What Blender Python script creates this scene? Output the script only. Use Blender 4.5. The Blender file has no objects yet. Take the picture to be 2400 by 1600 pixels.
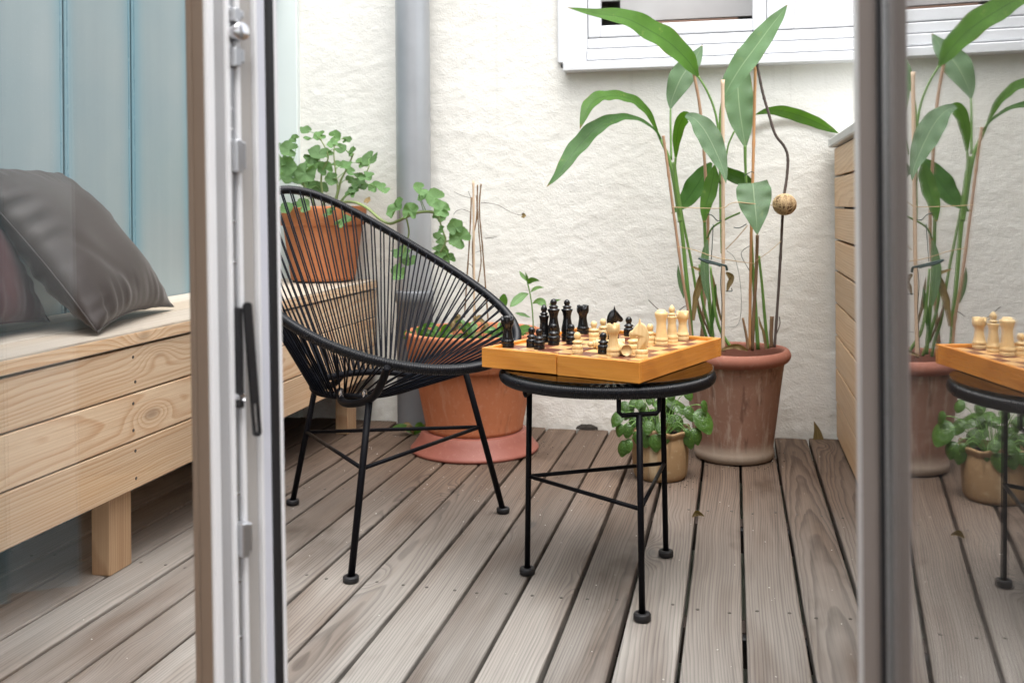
import bpy, bmesh, math, random
from mathutils import Vector, Matrix, Quaternion, noise
R = math.radians
random.seed(11)
scene = bpy.context.scene
C = scene.collection

# ------------------------------------------------------------------ camera
PHI = math.atan(520 / 2333.0)
ROLL = 0.0079
CAM_Z = 0.78
fwd = Vector((-math.sin(PHI), math.cos(PHI), 0))
rgt0 = Vector((math.cos(PHI), math.sin(PHI), 0))
upz = Vector((0, 0, 1))
rgt = rgt0 * math.cos(ROLL) - upz * math.sin(ROLL)
upv = upz * math.cos(ROLL) + rgt0 * math.sin(ROLL)
cam_data = bpy.data.cameras.new('camera')
cam_data.sensor_width = 36.0
cam_data.lens = 35.0
cam_data.shift_y = -(800 - 482) / 2400.0
cam_data.clip_start = 0.02
cam_data.clip_end = 300
cam_data.dof.use_dof = True
cam_data.dof.focus_distance = 2.15
cam_data.dof.aperture_fstop = 6.3
cam = bpy.data.objects.new('camera', cam_data)
C.objects.link(cam)
cam.matrix_world = Matrix(((rgt.x, upv.x, -fwd.x, 0), (rgt.y, upv.y, -fwd.y, 0), (rgt.z, upv.z, -fwd.z, CAM_Z), (0, 0, 0, 1)))
scene.camera = cam

# ------------------------------------------------------------------ sky, sun, exposure
SUN_DIR = Vector((0.16, -0.30, 0.94)).normalized()      # towards the sun
SUN_EL = math.asin(SUN_DIR.z)
SUN_ROT = math.atan2(SUN_DIR.x, SUN_DIR.y)
world = bpy.data.worlds.new('World')
scene.world = world
world.use_nodes = True
wt = world.node_tree
wt.nodes.clear()
sky = wt.nodes.new('ShaderNodeTexSky')
sky.sky_type = 'NISHITA'
sky.sun_disc = False
sky.sun_elevation = SUN_EL
sky.sun_rotation = SUN_ROT
sky.dust_density = 4.0
hs = wt.nodes.new('ShaderNodeHueSaturation')               # cloud cover: an almost neutral sky
hs.inputs['Saturation'].default_value = 0.22
bg = wt.nodes.new('ShaderNodeBackground')
bg.inputs['Strength'].default_value = 0.15
wo = wt.nodes.new('ShaderNodeOutputWorld')
wt.links.new(sky.outputs[0], hs.inputs['Color'])
wt.links.new(hs.outputs[0], bg.inputs['Color'])
wt.links.new(bg.outputs[0], wo.inputs[0])
sl = bpy.data.lights.new('sun', 'SUN')
sl.energy = 0.6
sl.angle = R(60)
sl.color = (1.0, 0.985, 0.96)
sun = bpy.data.objects.new('sun', sl)
C.objects.link(sun)
sun.rotation_euler = (-SUN_DIR).to_track_quat('-Z', 'Y').to_euler()
sun.location = (0, 0, 6)
vs = scene.view_settings
vs.view_transform = 'Standard'
vs.look = 'None'
vs.exposure = 1.64
vs.gamma = 1.0
vs.use_curve_mapping = False
try:
    scene.cycles.max_bounces = 6
    scene.cycles.diffuse_bounces = 3
    scene.cycles.glossy_bounces = 3
    scene.cycles.transparent_max_bounces = 10
    scene.cycles.use_denoising = True
    scene.cycles.sample_clamp_indirect = 8
except Exception:
    pass

# ------------------------------------------------------------------ helpers
WORG = {}


def link(o, parent=None, at=None, local=False):
    C.objects.link(o)
    if parent is not None:
        o.parent = parent
    if local:
        o.location = at if at is not None else (0, 0, 0)
        return o
    tgt = Vector(at) if at is not None else Vector((0, 0, 0))
    o.location = tgt - (WORG.get(parent.as_pointer(), Vector((0, 0, 0))) if parent is not None else Vector((0, 0, 0)))
    WORG[o.as_pointer()] = tgt
    return o


def mesh(name, verts, faces, mat, smooth=False, uvs=None):
    me = bpy.data.meshes.new(name)
    me.from_pydata([tuple(v) for v in verts], [], faces)
    if uvs is not None:
        ul = me.uv_layers.new(name='UVMap')
        for poly in me.polygons:
            for li, vi in zip(poly.loop_indices, poly.vertices):
                ul.data[li].uv = uvs[vi]
    if smooth:
        me.polygons.foreach_set('use_smooth', [True] * len(me.polygons))
    me.materials.append(mat)
    me.update()
    return me


def obj(name, me, parent=None, at=None, local=False):
    return link(bpy.data.objects.new(name, me), parent, at, local)


def tag(o, label, cat, group=None):
    o['label'] = label
    o['category'] = cat
    if group:
        o['group'] = group
    return o


def thing(name, label, cat, loc=(0, 0, 0), group=None):
    o = bpy.data.objects.new(name, None)
    o.empty_display_size = 0.05
    C.objects.link(o)
    o.location = loc
    WORG[o.as_pointer()] = Vector(loc)
    return tag(o, label, cat, group)


def struct(o):
    o['kind'] = 'structure'
    return o


def join_meshes(parts):
    V, Fc = [], []
    for v, f in parts:
        n = len(V)
        V += list(v)
        Fc += [tuple(i + n for i in fc) for fc in f]
    return V, Fc


def bx(x0, x1, y0, y1, z0, z1, bev=0.0, seg=1):
    bm = bmesh.new()
    bmesh.ops.create_cube(bm, size=1)
    for v in bm.verts:
        v.co = Vector((x0 + (v.co.x + .5) * (x1 - x0), y0 + (v.co.y + .5) * (y1 - y0), z0 + (v.co.z + .5) * (z1 - z0)))
    if bev > 0:
        bmesh.ops.bevel(bm, geom=list(bm.edges), offset=bev, segments=seg, profile=.6, affect='EDGES')
    bm.verts.index_update()
    V = [v.co.copy() for v in bm.verts]
    Fc = [tuple(v.index for v in f.verts) for f in bm.faces]
    bm.free()
    return V, Fc


def lathe(prof, n=40, wob=None):
    V, Fc = [], []
    rings = []
    for (r, z) in prof:
        if r < 1e-6:
            rings.append([len(V)])
            V.append(Vector((0, 0, z)))
        else:
            ids = []
            for k in range(n):
                a = 2 * math.pi * k / n
                rr, zz = r, z
                if wob:
                    dr, dz = wob(a, r, z)
                    rr += dr
                    zz += dz
                ids.append(len(V))
                V.append(Vector((rr * math.cos(a), rr * math.sin(a), zz)))
            rings.append(ids)
    for a, b in zip(rings[:-1], rings[1:]):
        if len(a) == 1 and len(b) == 1:
            continue
        for k in range(n):
            k2 = (k + 1) % n
            if len(a) == 1:
                Fc.append((a[0], b[k2], b[k])[::-1])
            elif len(b) == 1:
                Fc.append((a[k], a[k2], b[0]))
            else:
                Fc.append((a[k], a[k2], b[k2], b[k]))
    return V, Fc


def smooth_profile(pts, sub=5):
    out = []
    P = [Vector((p[0], p[1])) for p in pts]
    for i in range(len(P) - 1):
        p0 = P[max(0, i - 1)]
        p1, p2 = P[i], P[i + 1]
        p3 = P[min(len(P) - 1, i + 2)]
        for k in range(sub):
            t = k / sub
            q = 0.5 * ((2 * p1) + (p2 - p0) * t + (2 * p0 - 5 * p1 + 4 * p2 - p3) * t * t + (3 * p1 - p0 - 3 * p2 + p3) * t ** 3)
            out.append((max(0, q.x), q.y))
    out.append((P[-1].x, P[-1].y))
    return out


def catmull(P, sub=6, closed=False):
    P = [Vector(p) for p in P]
    out = []
    n = len(P)
    for i in range(n - (0 if closed else 1)):
        if closed:
            p0, p1, p2, p3 = P[(i - 1) % n], P[i], P[(i + 1) % n], P[(i + 2) % n]
        else:
            p0, p1, p2, p3 = P[max(0, i - 1)], P[i], P[i + 1], P[min(n - 1, i + 2)]
        for k in range(sub):
            t = k / sub
            out.append(0.5 * ((2 * p1) + (p2 - p0) * t + (2 * p0 - 5 * p1 + 4 * p2 - p3) * t * t + (3 * p1 - p0 - 3 * p2 + p3) * t ** 3))
    if not closed:
        out.append(P[-1])
    return out


def tube(path, rad, n=8, closed=False, cap=True):
    """path: points; rad: number or list"""
    P = [Vector(p) for p in path]
    m = len(P)
    rads = rad if isinstance(rad, (list, tuple)) else [rad] * m
    V, Fc = [], []
    prev = None
    T0 = None
    for i in range(m):
        if closed:
            t = (P[(i + 1) % m] - P[(i - 1) % m])
        else:
            t = P[min(m - 1, i + 1)] - P[max(0, i - 1)]
        t.normalize()
        if prev is None:
            a = Vector((0, 0, 1)) if abs(t.z) < .9 else Vector((1, 0, 0))
            nrm = a.cross(t).normalized()
        else:
            nrm = prev - t * prev.dot(t)
            nrm.normalize()
        prev = nrm
        b = t.cross(nrm)
        for k in range(n):
            ang = 2 * math.pi * k / n
            V.append(P[i] + (nrm * math.cos(ang) + b * math.sin(ang)) * rads[i])
    for i in range(m if closed else m - 1):
        j = (i + 1) % m
        for k in range(n):
            k2 = (k + 1) % n
            Fc.append((i * n + k, i * n + k2, j * n + k2, j * n + k))
    if cap and not closed:
        Fc.append(tuple(range(n))[::-1])
        Fc.append(tuple((m - 1) * n + k for k in range(n)))
    return V, Fc


def xf(vf, M):
    return [M @ Vector(v) for v in vf[0]], vf[1]


# ------------------------------------------------------------------ node helpers
class NT:
    def __init__(self, name):
        self.m = bpy.data.materials.new(name)
        self.m.use_nodes = True
        self.t = self.m.node_tree
        self.t.nodes.clear()
        self.out = self.t.nodes.new('ShaderNodeOutputMaterial')

    def n(self, typ, ins=None, **props):
        nd = self.t.nodes.new(typ)
        for k, v in props.items():
            setattr(nd, k, v)
        if ins:
            for k, v in ins.items():
                self.s(nd, k, v)
        return nd

    def s(self, nd, k, v):
        sock = nd.inputs[k]
        if isinstance(v, bpy.types.NodeSocket):
            self.t.links.new(v, sock)
        elif isinstance(v, bpy.types.Node):
            self.t.links.new(v.outputs[0], sock)
        else:
            if isinstance(v, (tuple, list)) and len(v) == 3 and sock.type == 'RGBA':
                v = (*v, 1)
            sock.default_value = v

    def math(self, op, a, b=0.0, c=None, clamp=False):
        nd = self.n('ShaderNodeMath', {0: a, 1: b}, operation=op, use_clamp=clamp)
        if c is not None:
            self.s(nd, 2, c)
        return nd.outputs[0]

    def mix(self, fac, a, b, blend='MIX'):
        nd = self.n('ShaderNodeMix', data_type='RGBA', blend_type=blend)
        self.s(nd, 0, fac)
        self.s(nd, 6, a)
        self.s(nd, 7, b)
        return nd.outputs[2]

    def noise(self, vec, scale=5, detail=3, rough=.5, dist=0.):
        nd = self.n('ShaderNodeTexNoise', {'Vector': vec, 'Scale': scale, 'Detail': detail, 'Roughness': rough, 'Distortion': dist})
        return nd.outputs[0]

    def ramp(self, fac, stops, interp='LINEAR'):
        nd = self.n('ShaderNodeValToRGB', {0: fac})
        cr = nd.color_ramp
        cr.interpolation = interp
        while len(cr.elements) > 1:
            cr.elements.remove(cr.elements[-1])
        first = True
        for p, c in stops:
            c = (c, c, c, 1) if isinstance(c, (int, float)) else (*c, 1)
            if first:
                cr.elements[0].position = p
                cr.elements[0].color = c
                first = False
            else:
                e = cr.elements.new(p)
                e.color = c
        return nd.outputs[0]

    def maprange(self, v, a, b, c, d, smooth=False):
        nd = self.n('ShaderNodeMapRange', {'Value': v, 'From Min': a, 'From Max': b, 'To Min': c, 'To Max': d})
        if smooth:
            nd.interpolation_type = 'SMOOTHSTEP'
        return nd.outputs[0]

    def coords(self, rnd=True):
        tc = self.n('ShaderNodeTexCoord').outputs['Object']
        if not rnd:
            return tc
        oi = self.n('ShaderNodeObjectInfo').outputs['Random']
        off = self.n('ShaderNodeVectorMath', {0: (13.7, 7.9, 5.3)}, operation='SCALE')
        self.s(off, 'Scale', oi)
        return self.n('ShaderNodeVectorMath', {0: tc, 1: off.outputs[0]}, operation='ADD').outputs[0]

    def scalev(self, v, s):
        return self.n('ShaderNodeVectorMath', {0: v, 1: s}, operation='MULTIPLY').outputs[0]

    def bump(self, h, strength=.3, dist=.002):
        return self.n('ShaderNodeBump', {'Height': h, 'Strength': strength, 'Distance': dist}).outputs[0]

    def principled(self, **ins):
        p = self.n('ShaderNodeBsdfPrincipled')
        for k, v in ins.items():
            self.s(p, k.replace('_', ' '), v)
        self.t.links.new(p.outputs[0], self.out.inputs[0])
        return p


def plain(name, col, rough=.5, metal=0., bump=0., bscale=200, spec=.5, var=.06):
    t = NT(name)
    co = t.coords()
    nz = t.noise(co, 9, 3)
    cdark = tuple(c * (1 - var * 2.2) for c in col)
    clt = tuple(min(1, c * (1 + var * 1.6)) for c in col)
    c = t.mix(nz, cdark, clt)
    kw = dict(Base_Color=c, Roughness=rough, Metallic=metal)
    p = t.principled(**kw)
    t.s(p, 'Specular IOR Level', spec)
    rr = t.math('ADD', t.math('MULTIPLY', t.math('SUBTRACT', t.noise(co, 30, 3), .5), .25), rough)
    t.s(p, 'Roughness', rr)
    if bump > 0:
        t.s(p, 'Normal', t.bump(t.noise(co, bscale, 3), bump, .002))
    return t.m


def wood(name, axis, early, late, grey, greyamt=.0, ringf=55., rough=.6, knots=1., tilt=.02, bumps=.35, stain=.5, spec=.4, contrast=1., knot_scale=1.0, yfade=None, pith=.42, tones=(.85, 1.12)):
    """ring-cut timber: growth rings of a log whose axis runs along the board"""
    t = NT(name)
    co = t.coords()
    sep = t.n('ShaderNodeSeparateXYZ', {0: co})
    l, w, h = [sep.outputs['XYZ'.index(c)] for c in axis]      # along, across the face, through the thickness
    cv = t.n('ShaderNodeCombineXYZ', {0: l, 1: w, 2: h}).outputs[0]
    warp = t.noise(t.scalev(cv, (.8, 1.2, 1.2)), 1.0, 1, .5)
    warp2 = t.noise(t.scalev(cv, (4.5, 14., 14.)), 1.0, 2, .5)
    kv = t.n('ShaderNodeTexVoronoi', {'Vector': t.scalev(cv, (2.1 * knot_scale, 5.5 * knot_scale, 2.0)), 'Scale': 1.0, 'Randomness': 1.0})
    kd = kv.outputs['Distance']
    kb = t.maprange(kd, 0., .36, 1., 0., True)
    kb = t.math('MULTIPLY', kb, kb)
    # distance from a wandering pith
    oi = t.n('ShaderNodeObjectInfo').outputs['Random']
    ww = t.math('ADD', w, t.math('MULTIPLY', t.math('SUBTRACT', warp, .5), .10))
    ww = t.math('SUBTRACT', t.math('FLOORED_MODULO', ww, pith), pith * .5)
    hh = t.math('ADD', t.math('MULTIPLY', l, tilt), t.math('ADD', .015, t.math('MULTIPLY', oi, .05)))
    hh = t.math('ADD', hh, t.math('MULTIPLY', t.math('SUBTRACT', warp2, .5), .009))
    rr = t.math('SQRT', t.math('ADD', t.math('MULTIPLY', ww, ww), t.math('MULTIPLY', hh, hh)))
    rr = t.math('ADD', rr, t.math('MULTIPLY', kb, .022 * knots))
    rr = t.math('ADD', rr, t.math('MULTIPLY', t.noise(t.n('ShaderNodeCombineXYZ', {0: rr}).outputs[0], 60., 2), .012))
    ph = t.math('MULTIPLY', rr, ringf)
    fr = t.math('FRACT', ph)
    ring = t.ramp(fr, [(0, 0.), (.45, .22), (.80, 1.), (.90, .9), (1., 0.)])
    fib = t.noise(t.scalev(cv, (5., 260., 260.)), 1.0, 1, .6)
    fib2 = t.noise(t.scalev(cv, (1.6, 60., 60.)), 1.0, 2, .6)
    g = t.math('ADD', t.math('MULTIPLY', ring, .62 * contrast), t.math('MULTIPLY', t.math('SUBTRACT', fib2, .35), .55))
    g = t.math('ADD', g, t.math('MULTIPLY', t.math('SUBTRACT', fib, .5), .7), clamp=True)
    col = t.mix(g, early, late)
    # knots
    core = t.maprange(kd, .035, .10, 1., 0., True)
    core = t.math('MULTIPLY', core, min(1., knots))
    kn = tuple(c * .45 for c in late)
    col = t.mix(t.math('MULTIPLY', core, .85), col, kn)
    # weathering
    gz = t.noise(t.scalev(cv, (1.3, 7., 3.)), 1.0, 3, .55)
    gf = t.maprange(gz, .22, .62, .15, 1., True)
    brd = t.math('FRACT', t.math('MULTIPLY', oi, 37.7))
    gf = t.math('MULTIPLY', gf, t.maprange(brd, 0., 1., greyamt * .76, greyamt))
    if yfade:
        sy = t.n('ShaderNodeSeparateXYZ', {0: t.n('ShaderNodeTexCoord').outputs['Object']}).outputs[1]
        wear_sheen = t.maprange(t.math('ADD', sy, t.math('MULTIPLY', t.math('SUBTRACT', gz, .5), 1.6)), yfade[0], yfade[1], 1., yfade[2], True)  # front greyer: part weathering, part sky sheen put into the colour
        gf = t.math('MULTIPLY', gf, wear_sheen)
    greyc = t.mix(g, grey, tuple(c * .58 for c in grey))
    col = t.mix(gf, col, greyc)
    st = t.noise(t.scalev(cv, (2.6, 6., 4.)), 1.0, 4, .6)
    stf = t.maprange(st, .54, .74, 0., stain, True)
    col = t.mix(stf, col, t.mix(1., col, (.45, .40, .36), 'MULTIPLY'))
    # per-board tone
    tone = t.maprange(oi, 0., 1., *tones)
    comb = t.n('ShaderNodeCombineXYZ', {0: tone, 1: tone, 2: tone}).outputs[0]
    col = t.mix(1., col, comb, 'MULTIPLY')
    hgt = t.math('ADD', fib, fib2)
    p = t.principled(Base_Color=col, Roughness=t.math('ADD', rough, t.math('MULTIPLY', t.math('SUBTRACT', fib2, .5), .2)))
    t.s(p, 'Specular IOR Level', spec)
    t.s(p, 'Normal', t.bump(hgt, bumps, .0015))
    return t.m


def glass(name, ior=1.5, tint=(1, 1, 1), rough=0.0):
    t = NT(name)
    bf = t.n('ShaderNodeNewGeometry').outputs['Backfacing']
    f = t.n('ShaderNodeFresnel', {'IOR': t.maprange(bf, 0., 1., ior, 1 / ior)}).outputs[0]   # a thin sheet: same reflection on both faces
    tr = t.n('ShaderNodeBsdfTransparent', {0: (*tint, 1)})
    gl = t.n('ShaderNodeBsdfGlossy', {'Roughness': rough})
    gl.inputs[0].default_value = (1, 1, 1, 1)
    mx = t.n('ShaderNodeMixShader')
    t.t.links.new(f, mx.inputs[0])
    t.t.links.new(tr.outputs[0], mx.inputs[1])
    t.t.links.new(gl.outputs[0], mx.inputs[2])
    t.t.links.new(mx.outputs[0], t.out.inputs[0])
    return t.m


def leafmat(name, col, vein, under=None, rough=.42, trans=.35, veins=34., midrib=True, mrw=1., tip=False):
    t = NT(name)
    uv = t.n('ShaderNodeTexCoord').outputs['UV']
    sep = t.n('ShaderNodeSeparateXYZ', {0: uv})
    u, v = sep.outputs[0], sep.outputs[1]
    au = t.math('ABSOLUTE', t.math('SUBTRACT', u, .5))
    co = t.coords()
    nz = t.noise(co, 18, 3, .55)
    ph = t.math('SUBTRACT', t.math('MULTIPLY', v, veins), t.math('MULTIPLY', au, veins * .75))
    ph = t.math('ADD', ph, t.math('MULTIPLY', nz, .6))
    st = t.math('ADD', t.math('MULTIPLY', t.math('SINE', t.math('MULTIPLY', ph, 6.283)), .5), .5)
    oi = t.n('ShaderNodeObjectInfo').outputs['Random']
    dk = tuple(c * .62 for c in col)
    c = t.mix(nz, dk, tuple(min(1, c * 1.25) for c in col))
    c = t.mix(t.math('MULTIPLY', t.math('MULTIPLY', st, st), .38), c, vein)
    if midrib:
        mr = t.maprange(au, .008 * mrw, .034 * mrw, 1., 0., True)
        c = t.mix(t.math('MULTIPLY', mr, .75), c, vein)
    if tip:
        tb = t.maprange(t.math('ADD', v, t.math('MULTIPLY', t.math('SUBTRACT', nz, .5), .10)), .945, .985, 0., 1., True)
        ebr = t.math('MULTIPLY', t.maprange(au, .455, .495, 0., 1., True), t.maprange(t.noise(co, 7, 2), .55, .68, 0., 1., True))
        c = t.mix(t.math('MAXIMUM', t.math('MULTIPLY', tb, .85), t.math('MULTIPLY', ebr, .6)), c, (.24, .15, .06))
        bl = t.maprange(t.noise(co, 24, 4, .7), .60, .72, 0., 1., True)
        c = t.mix(t.math('MULTIPLY', bl, .25), c, (.30, .36, .10))
    tone = t.maprange(oi, 0., 1., .8, 1.2)
    comb = t.n('ShaderNodeCombineXYZ', {0: tone, 1: tone, 2: tone}).outputs[0]
    c = t.mix(1., c, comb, 'MULTIPLY')
    p = t.n('ShaderNodeBsdfPrincipled')
    t.s(p, 'Base Color', c)
    t.s(p, 'Roughness', rough)
    t.s(p, 'Specular IOR Level', .45)
    t.s(p, 'Normal', t.bump(t.math('ADD', st, t.math('MULTIPLY', nz, 1.5)), .35, .002))
    tl = t.n('ShaderNodeBsdfTranslucent')
    t.s(tl, 'Color', t.mix(1., c, (1.5, 1.6, .6), 'MULTIPLY'))
    mx = t.n('ShaderNodeMixShader', {0: trans})
    t.t.links.new(p.outputs[0], mx.inputs[1])
    t.t.links.new(tl.outputs[0], mx.inputs[2])
    t.t.links.new(mx.outputs[0], t.out.inputs[0])
    return t.m


# ------------------------------------------------------------------ materials
MAT = {}
MAT['deck'] = wood('deck_wood', 'YXZ', (.140, .097, .070), (.046, .029, .021), (.410, .392, .362), greyamt=.95, ringf=210., rough=.72, tilt=.016, bumps=.6, stain=.8, yfade=(-.75, .60, .0), knot_scale=1.1, spec=.22, tones=(.84, 1.12))
MAT['joist'] = plain('joist_wood', (.07, .05, .04), .8, bump=.3)
MAT['larch'] = wood('larch', 'YZX', (.76, .55, .34), (.57, .29, .12), (.66, .58, .48), greyamt=.3, ringf=190., rough=.5, tilt=.020, bumps=.3, stain=.12, knots=1.1, knot_scale=1.0, pith=.3)
MAT['larch_seat'] = wood('larch_seat', 'YXZ', (.60, .50, .38), (.42, .30, .19), (.60, .565, .51), greyamt=.75, ringf=170., rough=.55, tilt=.02, bumps=.35, stain=.2, knots=.6, knot_scale=.8)
MAT['larch_post'] = wood('larch_post', 'ZYX', (.50, .32, .17), (.32, .15, .06), (.45, .38, .3), greyamt=.25, ringf=200., rough=.55, tilt=.02, stain=.2, knots=.4)
MAT['fence'] = wood('fence_wood', 'YZX', (.67, .455, .26), (.53, .30, .14), (.6, .48, .34), greyamt=.3, ringf=150., rough=.5, tilt=.015, bumps=.25, stain=.15, knots=.5)
MAT['box_wood'] = wood('chess_box_wood', 'XZY', (.66, .27, .045), (.52, .17, .020), (.68, .32, .07), greyamt=.3, ringf=90., rough=.28, tilt=.06, bumps=.1, stain=.12, knots=.0, spec=.5, contrast=.7)
MAT['box_wood_y'] = wood('chess_box_wood_side', 'YZX', (.64, .24, .035), (.48, .145, .016), (.64, .28, .055), greyamt=.3, ringf=70., rough=.28, tilt=.10, bumps=.1, stain=.12, knots=.0, spec=.5, contrast=.7)  # side rails: grain turned, darker tone paints their shaded faces
MAT['sq_light'] = wood('square_maple', 'XYZ', (.72, .45, .20), (.60, .32, .12), (.7, .5, .28), ringf=120., rough=.32, knots=0., bumps=.08, stain=.05)
MAT['sq_dark'] = wood('square_rosewood', 'XYZ', (.19, .060, .035), (.10, .03, .02), (.2, .08, .05), ringf=120., rough=.32, knots=0., bumps=.08, stain=.1)
MAT['piece_white'] = wood('boxwood_piece', 'ZXY', (.78, .58, .30), (.68, .45, .19), (.78, .6, .34), ringf=240., rough=.36, knots=0., bumps=.08, stain=.1, contrast=.6)
MAT['white_frame'] = plain('white_paint', (.84, .85, .87), .35, var=.02)
MAT['grey_frame'] = plain('grey_aluminium_coat', (.80, .80, .80), .4, var=.03)
MAT['reveal'] = plain('reveal_shade_tone', (.27, .235, .215), .45, var=.03)  # darker tone paints shade on the stile face turned to the room
MAT['window_paint'] = plain('window_white', (.70, .71, .73), .45, var=.02)
MAT['groove'] = plain('grey_profile_strip', (.42, .42, .43), .45, var=.03)
MAT['inside_shade'] = plain('inside_shade_tone', (.27, .205, .155), .45, var=.03)  # brown tone paints dim warm indoor light on the white frame
MAT['rubber'] = plain('black_rubber', (.012, .012, .014), .55)
MAT['steel'] = plain('galvanised_steel', (.55, .56, .58), .35, metal=.9, var=.1)
MAT['black_metal'] = plain('black_powder_coat', (.005, .005, .007), .45, var=.1, bump=.05, bscale=900, spec=.10)
MAT['black_pvc'] = plain('black_vinyl_cord', (.004, .0045, .007), .3, var=.1, spec=.35)
MAT['cord'] = plain('black_vinyl_string', (.003, .004, .008), .40, var=.1, spec=.09)
MAT['bolt'] = plain('bright_bolt', (.7, .7, .72), .25, metal=1.)
MAT['concrete'] = plain('sub_floor_concrete', (.30, .31, .24), .85, bump=.4, bscale=60, var=.15)
MAT['zinc'] = plain('zinc_sheet', (.38, .395, .415), .42, metal=.5, var=.07, bump=.05)
MAT['iron_pipe'] = plain('grey_standpipe', (.20, .21, .225), .6, metal=.25, var=.12, bump=.1)
MAT['soil'] = plain('potting_soil', (.035, .025, .018), .95, bump=1., bscale=120, var=.3)
MAT['trim'] = plain('pale_trim', (.70, .76, .74), .4, var=.02)
MAT['cap'] = plain('grey_cap_board', (.55, .56, .55), .5, var=.05)
MAT['room_floor'] = wood('oak_floor', 'XYZ', (.20, .12, .07), (.12, .07, .035), (.2, .14, .09), ringf=50., rough=.4)
MAT['room_dark'] = plain('dark_red_brown_wall', (.035, .015, .013), .8)
MAT['facade_in'] = plain('taupe_plaster', (.05, .047, .045), .8)
MAT['room_wall'] = plain('room_plaster', (.78, .72, .64), .8)
MAT['pane'] = glass('door_glass', 1.16)
MAT['pane_door'] = glass('coated_door_glass', 2.3)
MAT['top_glass'] = glass('table_glass', 1.22, (.35, .38, .37))
MAT['bamboo_tan'] = plain('tan_bamboo', (.42, .26, .16), .5, var=.12)
MAT['bamboo_pale'] = plain('pale_bamboo', (.62, .46, .32), .5, var=.08)
MAT['bamboo_orange'] = plain('orange_bamboo', (.50, .26, .11), .5, var=.12)
MAT['twig'] = plain('dark_twig', (.085, .065, .055), .8, var=.25, bump=.5, bscale=300)
MAT['twine'] = plain('jute_twine', (.50, .36, .20), .8, var=.15)
MAT['wire'] = plain('green_tie_wire', (.012, .035, .030), .5)
MAT['stem'] = plain('green_stem', (.14, .27, .06), .45, var=.15)
MAT['drystem'] = plain('dry_brown_stem', (.20, .12, .06), .7, var=.3, bump=.4)
MAT['geranium_stem'] = plain('geranium_stem', (.20, .26, .09), .6, var=.2)
MAT['leaf_b'] = leafmat('canna_leaf_bright', (.080, .190, .028), (.036, .095, .014), trans=.42, tip=True)
MAT['leaf_g'] = leafmat('canna_leaf_glaucous', (.10, .20, .095), (.34, .44, .28), trans=.22, rough=.5, mrw=.6, tip=True)
MAT['leaf_m'] = leafmat('canna_leaf_mid', (.055, .15, .028), (.030, .085, .015), trans=.3, tip=True)
MAT['leaf_h'] = leafmat('herb_leaf', (.15, .29, .11), (.30, .44, .22), trans=.3, rough=.55, veins=12.)
MAT['leaf_d'] = leafmat('withered_leaf', (.20, .14, .06), (.33, .25, .12), trans=.15, rough=.8)
MAT['leaf_gera'] = leafmat('geranium_leaf', (.10, .205, .068), (.22, .34, .15), trans=.28, rough=.6, veins=7., midrib=False)
MAT['leaf_pilea'] = leafmat('pilea_leaf', (.045, .105, .016), (.075, .15, .028), trans=.12, rough=.3, veins=2., midrib=False)


def m_piece_black():
    t = NT('black_lacquered_piece')
    co = t.coords()
    n1 = t.noise(co, 140, 4, .65)
    chip = t.maprange(n1, .72, .78, 0., 1.)
    c = t.mix(t.math('MULTIPLY', chip, .5), (.006, .006, .007), (.25, .2, .14))
    p = t.principled(Base_Color=c, Roughness=t.math('ADD', .16, t.math('MULTIPLY', chip, .4)))
    t.s(p, 'Normal', t.bump(t.noise(co, 260, 3), .18, .001))
    return t.m


MAT['piece_black'] = m_piece_black()


def m_stucco():
    t = NT('lime_stucco')
    co = t.n('ShaderNodeTexCoord').outputs['Object']
    z = t.n('ShaderNodeSeparateXYZ', {0: co}).outputs[2]
    big = t.noise(co, 2.3, 4, .6)
    fine = t.noise(t.n('ShaderNodeMapping', {'Vector': co, 'Rotation': (0, .9, 0), 'Scale': (1., 1., 1.5)}).outputs[0], 44, 3, .6, .5)
    fine2 = t.noise(co, 190, 2, .6)
    c = t.mix(t.maprange(big, .3, .7, 0., 1.), (.735, .72, .665), (.795, .785, .74))
    dirt = t.maprange(t.math('ADD', fine, t.math('MULTIPLY', fine2, .25)), .34, .44, 1., 0., True)
    c = t.mix(t.math('MULTIPLY', dirt, .32), c, (.42, .39, .33))
    # splash dirt rising from the deck, drip marks from the sill
    sp = t.math('MULTIPLY', t.maprange(z, .0, .16, 1., 0., True), t.maprange(t.noise(co, 14, 4, .65), .38, .66, 0., 1.))
    c = t.mix(t.math('MULTIPLY', sp, .45), c, (.40, .35, .27))
    dr = t.maprange(t.noise(t.scalev(co, (26, 1, .9)), 1., 3, .6), .57, .72, 0., 1., True)
    dr = t.math('MULTIPLY', dr, t.maprange(z, .75, 1.25, 0., 1., True))
    c = t.mix(t.math('MULTIPLY', dr, .16), c, (.45, .44, .40))
    p = t.principled(Base_Color=c, Roughness=.9)
    t.s(p, 'Specular IOR Level', .15)
    h = t.math('ADD', t.math('MULTIPLY', fine, .8), t.math('MULTIPLY', fine2, .5))
    t.s(p, 'Normal', t.bump(h, .46, .0055))
    return t.m


MAT['stucco'] = m_stucco()


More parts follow.
